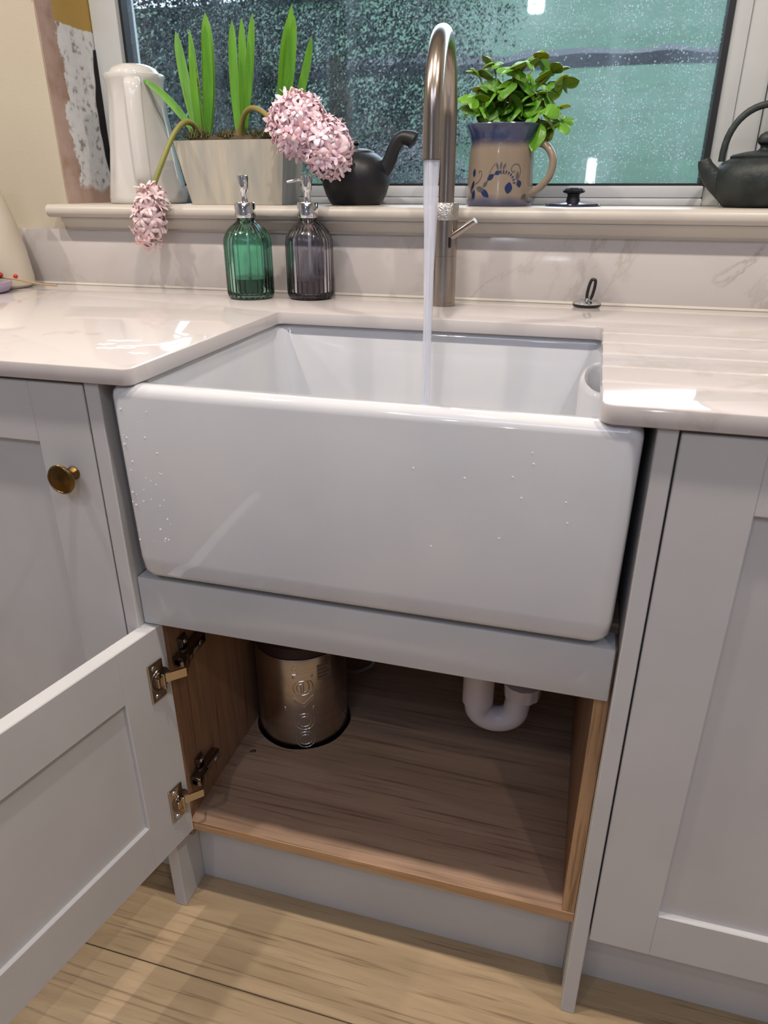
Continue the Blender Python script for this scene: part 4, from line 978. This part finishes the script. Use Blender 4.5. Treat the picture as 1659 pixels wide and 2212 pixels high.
def put_leaf(p, d, size, up=Vector((0, 0, 1)), rnd=random):
    d = d.normalized(); x = d.cross(up); x = x.normalized() if x.length > .05 else Vector((1, 0, 0)); z = x.cross(d)
    q = Matrix((x, d, z)).transposed().to_quaternion() @ Quaternion((0, 1, 0), rnd.uniform(-.9, .9))
    inst('leaf', rnd.choice(BL), bas, p, q, size)
tips = [(-0.002, 0.752, 1.298), (0.024, 0.751, 1.312), (0.067, 0.689, 1.294), (0.089, 0.691, 1.303), (0.099, 0.744, 1.318), (0.127, 0.736, 1.295), (0.145, 0.732, 1.275), (0.002, 0.707, 1.258), (0.044, 0.727, 1.266), (0.078, 0.728, 1.267), (0.117, 0.726, 1.263), (0.143, 0.696, 1.239), (0.150, 0.715, 1.218), (0.01, 0.712, 1.238), (0.132, 0.736, 1.218), (0.094, 0.755, 1.246), (0.054, 0.752, 1.247), (0.024, 0.723, 1.269)]
rnd = random.Random(11)
for i, tp in enumerate(tips):
    tp = Vector(tp) + Vector((0, 0, -.012)); a = rnd.uniform(0, 6.28); r = rnd.uniform(0, .03); b0 = Vector((mx_ + r * math.cos(a) + (tp.x - mx_) * .2, my_ + r * math.sin(a) * .8, SZ + .106))
    midp = (b0 * .45 + tp * .55) + Vector(((b0.x - tp.x) * .15, 0, .012)); sp_ = spline([b0, midp, tp], 6)
    bm = bmesh.new(); tube(bm, sp_, [.0018 - .0007 * k / len(sp_) for k in range(len(sp_))], 7); obj('stem', bm, 'basil_stem', bas)
    for lv, (frac, cnt, sz) in enumerate(((1.0, 4, .034), (.74, 2, .044), (.5, 2, .036))):
        p = sp_[int((len(sp_) - 1) * frac)]; a = rnd.uniform(0, 6.28)
        for k in range(cnt):
            aa = a + 2 * PI * k / cnt + rnd.uniform(-.3, .3); d = Vector((math.cos(aa), math.sin(aa), rnd.uniform(-1.1, .3) if lv else rnd.uniform(-.5, .8)))
            put_leaf(p, d, sz * rnd.uniform(.75, 1.2) * (.75 if (lv == 0 and k > 1) else 1), rnd=rnd)

# loose lid with fluted knob
lx_, ly_ = .1815, .742
lid = thing('pot_lid', (lx_, ly_, SZ), 'dark blue enamel lid with fluted black knob beside the mug', 'lid')
bm = bmesh.new(); lathe(bm, [(0, .0003), (.0490, .0003), (.0500, .0025), (.0490, .0042), (.034, .0062), (.016, .0085), (0, .0085)], (lx_, ly_, SZ), 56); obj('disc', bm, 'lid_blue', lid)
bm = bmesh.new(); lathe(bm, [(0, .0086), (.0125, .0086), (.0115, .013), (.0105, .018), (.0115, .0205), (.0185, .0225), (.0195, .0255), (.0165, .0290), (.008, .0315), (0, .0320)], (lx_, ly_, SZ), 72, rib=12, ribd=.0014, ribz=(.020, .030)); obj('knob', bm, 'black_rubber', lid)

# cast-iron kettle
kx, ky = .478, .732
ket = thing('iron_teapot', (kx, ky, SZ), 'dark cast-iron teapot with arched handle at the right end of sill', 'teapot')
bm = bmesh.new(); lathe(bm, [(0, .0003), (.046, .0003), (.050, .003), (.062, .016), (.0700, .034), (.0715, .046), (.0680, .059), (.0590, .069), (.0480, .0745), (0, .0745)], (kx, ky, SZ), 64); obj('body', bm, 'cast_iron', ket)
bm = bmesh.new(); lathe(bm, [(0, .0746), (.0485, .0746), (.0490, .0775), (.046, .080), (.025, .0845), (.009, .0865), (.006, .0900), (.0065, .0935), (.0115, .0975), (.0125, .1035), (.009, .1095), (.003, .1135), (0, .1140)], (kx, ky, SZ), 48); obj('lid', bm, 'cast_iron', ket)
bm = bmesh.new(); hp = [(kx - .0615 * math.cos(a) * (1.0 + .05 * math.sin(a)), ky, SZ + .070 + .083 * math.sin(a) ** .85) for a in [PI * k / 24 for k in range(25)]]
tube(bm, hp, .0042, 12, sx=1.3); obj('handle', bm, 'cast_iron', ket)
bm = bmesh.new(); tube(bm, spline([(kx - .050, ky - .004, SZ + .030), (kx - .070, ky - .006, SZ + .044), (kx - .084, ky - .008, SZ + .060), (kx - .090, ky - .008, SZ + .0735)], 5), [.020 - .011 * k / 15 for k in range(16)], 18); obj('spout', bm, 'cast_iron', ket)

# ================================================================== ceiling downlights
def downlight(x, y_, label, power, col=(1.0, 0.895, 0.79)):
    t = thing('downlight', (x, y_, CE - .012), label, 'ceiling light', 'ceiling downlights')
    bm = bmesh.new(); lathe(bm, [(.045, .0118), (.045, .004), (.042, .0), (.034, .0), (.032, .006), (.032, .0118)], (x, y_, CE - .012), 36); obj('ring', bm, 'downlight_ring', t)
    m = MATS.get('lamp_lens')
    if not m:
        m, b = new_mat('lamp_lens'); b.inputs['Emission Color'].default_value = (*col, 1); b.inputs['Emission Strength'].default_value = 30; MATS['lamp_lens'] = m
    bm = bmesh.new(); lathe(bm, [(0, .008), (.031, .008), (.031, .0095), (0, .0095)], (x, y_, CE - .012), 32); obj('lens', bm, m, t)
    l = bpy.data.lights.new('downlight_lamp', 'AREA'); l.shape = 'DISK'; l.size = .06; l.energy = power; l.color = col
    o = bpy.data.objects.new('downlight_lamp', l); COL.objects.link(o); o.parent = t; o.location = (0, 0, -.006)
    return t
for x_, nm in ((-1.60, 'leftmost ceiling downlight in the row along the worktop'), (-.80, 'second ceiling downlight from the left above the worktop row'), (0.0, 'ceiling downlight directly above the sink'), (.80, 'rightmost ceiling downlight in the row along the worktop')):
    downlight(x_, -.17, nm, 28)
downlight(-.45, -1.54, 'ceiling downlight left of the rooflight edge', 11)
downlight(.95, -1.30, 'ceiling downlight right of the rooflight edge', 11)
# unseen glowing tubes added for the two bright glints in the pane
def glint_lamp(x, z, label, hw, hh):
    t = thing('glint_lamp', (x, RY0, z - hh), label, 'glint lamp', 'tubes added for window glints')
    obj('back_plate', B(x - hw * .7, x + hw * .7, RY0 + .0005, RY0 + .02, z - hh * .6, z + hh * .6, bev=.004), 'downlight_ring', t)
    m = MATS.get('glint_tube')
    if not m:
        m, b = new_mat('glint_tube'); b.inputs['Emission Color'].default_value = (0.86, 0.93, 1.0, 1); b.inputs['Emission Strength'].default_value = 60; MATS['glint_tube'] = m
    bm = bmesh.new(); lathe(bm, [(0, -hh), (hw * .8, -hh + .004), (hw, -hh + .015), (hw, hh - .015), (hw * .8, hh - .004), (0, hh)], (x, RY0 + .022 + hw, z), 24); obj('shade', bm, m, t)
glint_lamp(.134, 1.2015, 'tall slim glowing tube added for the low window glint', .032, .09)
glint_lamp(-.340, 2.226, 'short glowing tube added for the high window glint', .055, .06)

# ================================================================== the garden outside
bm = bmesh.new(); nx, ny = 30, 40; grid = []
def ground(x, y_):
    t = (y_ - 1.2)
    z = .45 + t * .212 if y_ < 12 else .45 + 10.8 * .212 + (y_ - 12) * .295
    return z + .10 * noise.noise((x * .5, y_ * .5, 0)) * min(1, t)
for i in range(nx + 1):
    rw = []
    for j in range(ny + 1):
        y_ = 1.2 + 24 * (j / ny) ** 1.4; x = (-1.1 + 2.0 * i / nx) * (3 + y_ * 1.1); rw.append(bm.verts.new((x, y_, ground(x, y_))))
    grid.append(rw)
for i in range(nx):
    for j in range(ny): bm.faces.new((grid[i][j], grid[i + 1][j], grid[i + 1][j + 1], grid[i][j + 1]))
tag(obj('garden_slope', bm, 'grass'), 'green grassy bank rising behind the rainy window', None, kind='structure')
bm = bmesh.new(); lo = []
for i in range(121):
    x = -6 + 14 * i / 120; hh = .20 + .10 * noise.noise((x * 1.7, 2.0, 0)); lo.append([(x, 11.3 + .15 * noise.noise((x, 0, 0)), ground(x, 11.3) - .05), (x, 11.4, ground(x, 11.4) + hh * .7), (x, 11.9, ground(x, 11.9) + hh), (x, 12.2, ground(x, 12.2) - .02)])
bridge(bm, lo, closed=False)
tag(obj('garden_path', bm, 'path_grey', smooth=False), 'grey path edge crossing the grassy bank outside', None, kind='structure')
def foliage(name, c, rad, count, leaf, mat, label, seed, group, trunk=True):
    rnd = random.Random(seed); t = thing(name, (c[0], c[1], ground(c[0], c[1])), label, 'shrub' if 'shrub' in name else 'tree', group)
    bm = bmesh.new(); c = Vector(c)
    for k in range(count):
        d = Vector((rnd.gauss(0, 1), rnd.gauss(0, 1), rnd.gauss(0, 1))).normalized(); rr = rnd.uniform(.30, 1.0) ** .5
        bl = 1 + .35 * noise.noise(d * 2.3 + Vector((seed, 0, 0))) + .22 * noise.noise(d * 6 + Vector((0, seed, 0)))
        p = c + Vector((d.x * rad[0], d.y * rad[1], d.z * rad[2])) * rr * bl
        if p.z < ground(p.x, p.y): continue
        nrm = (d + Vector((rnd.uniform(-.8, .8), rnd.uniform(-.8, .8), rnd.uniform(-.4, 1.0)))).normalized(); u = nrm.orthogonal().normalized(); v = nrm.cross(u); l = leaf * rnd.uniform(.6, 1.4)
        f = [bm.verts.new(p + a) for a in (-u * l, -v * l * .5 + nrm * l * .1, u * l, v * l * .5 + nrm * l * .1)]; bm.faces.new(f)
    fo = obj('foliage', bm, mat, t, recalc=False, smooth=False); fo['kind'] = 'stuff'
    if trunk:
        g = ground(c.x, c.y); bm = bmesh.new(); tube(bm, [(c.x, c.y, g - .1), (c.x + .05, c.y, (g + c.z) / 2), (c.x, c.y, c.z)], [.12 * rad[0] ** .5, .09 * rad[0] ** .5, .04], 8); obj('trunk', bm, 'bark', t)
    return t
G = 'shrubs outside the window'
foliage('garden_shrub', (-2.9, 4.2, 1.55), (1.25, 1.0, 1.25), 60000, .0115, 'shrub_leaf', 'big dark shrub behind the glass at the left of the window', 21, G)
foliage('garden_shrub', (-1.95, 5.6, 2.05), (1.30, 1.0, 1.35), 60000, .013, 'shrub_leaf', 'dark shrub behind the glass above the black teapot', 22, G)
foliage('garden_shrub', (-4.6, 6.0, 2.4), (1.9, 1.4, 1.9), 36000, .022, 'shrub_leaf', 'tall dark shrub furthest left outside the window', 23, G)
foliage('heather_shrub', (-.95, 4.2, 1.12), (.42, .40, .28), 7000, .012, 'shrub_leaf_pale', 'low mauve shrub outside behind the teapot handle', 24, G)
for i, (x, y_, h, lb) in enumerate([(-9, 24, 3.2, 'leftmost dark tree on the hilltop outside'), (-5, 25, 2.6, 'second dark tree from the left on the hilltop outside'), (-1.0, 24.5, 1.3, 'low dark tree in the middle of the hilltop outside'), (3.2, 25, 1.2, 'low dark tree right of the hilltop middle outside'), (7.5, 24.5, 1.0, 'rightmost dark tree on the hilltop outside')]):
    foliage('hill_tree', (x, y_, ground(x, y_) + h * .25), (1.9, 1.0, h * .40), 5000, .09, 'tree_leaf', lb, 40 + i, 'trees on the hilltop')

bpy.context.view_layer.update()
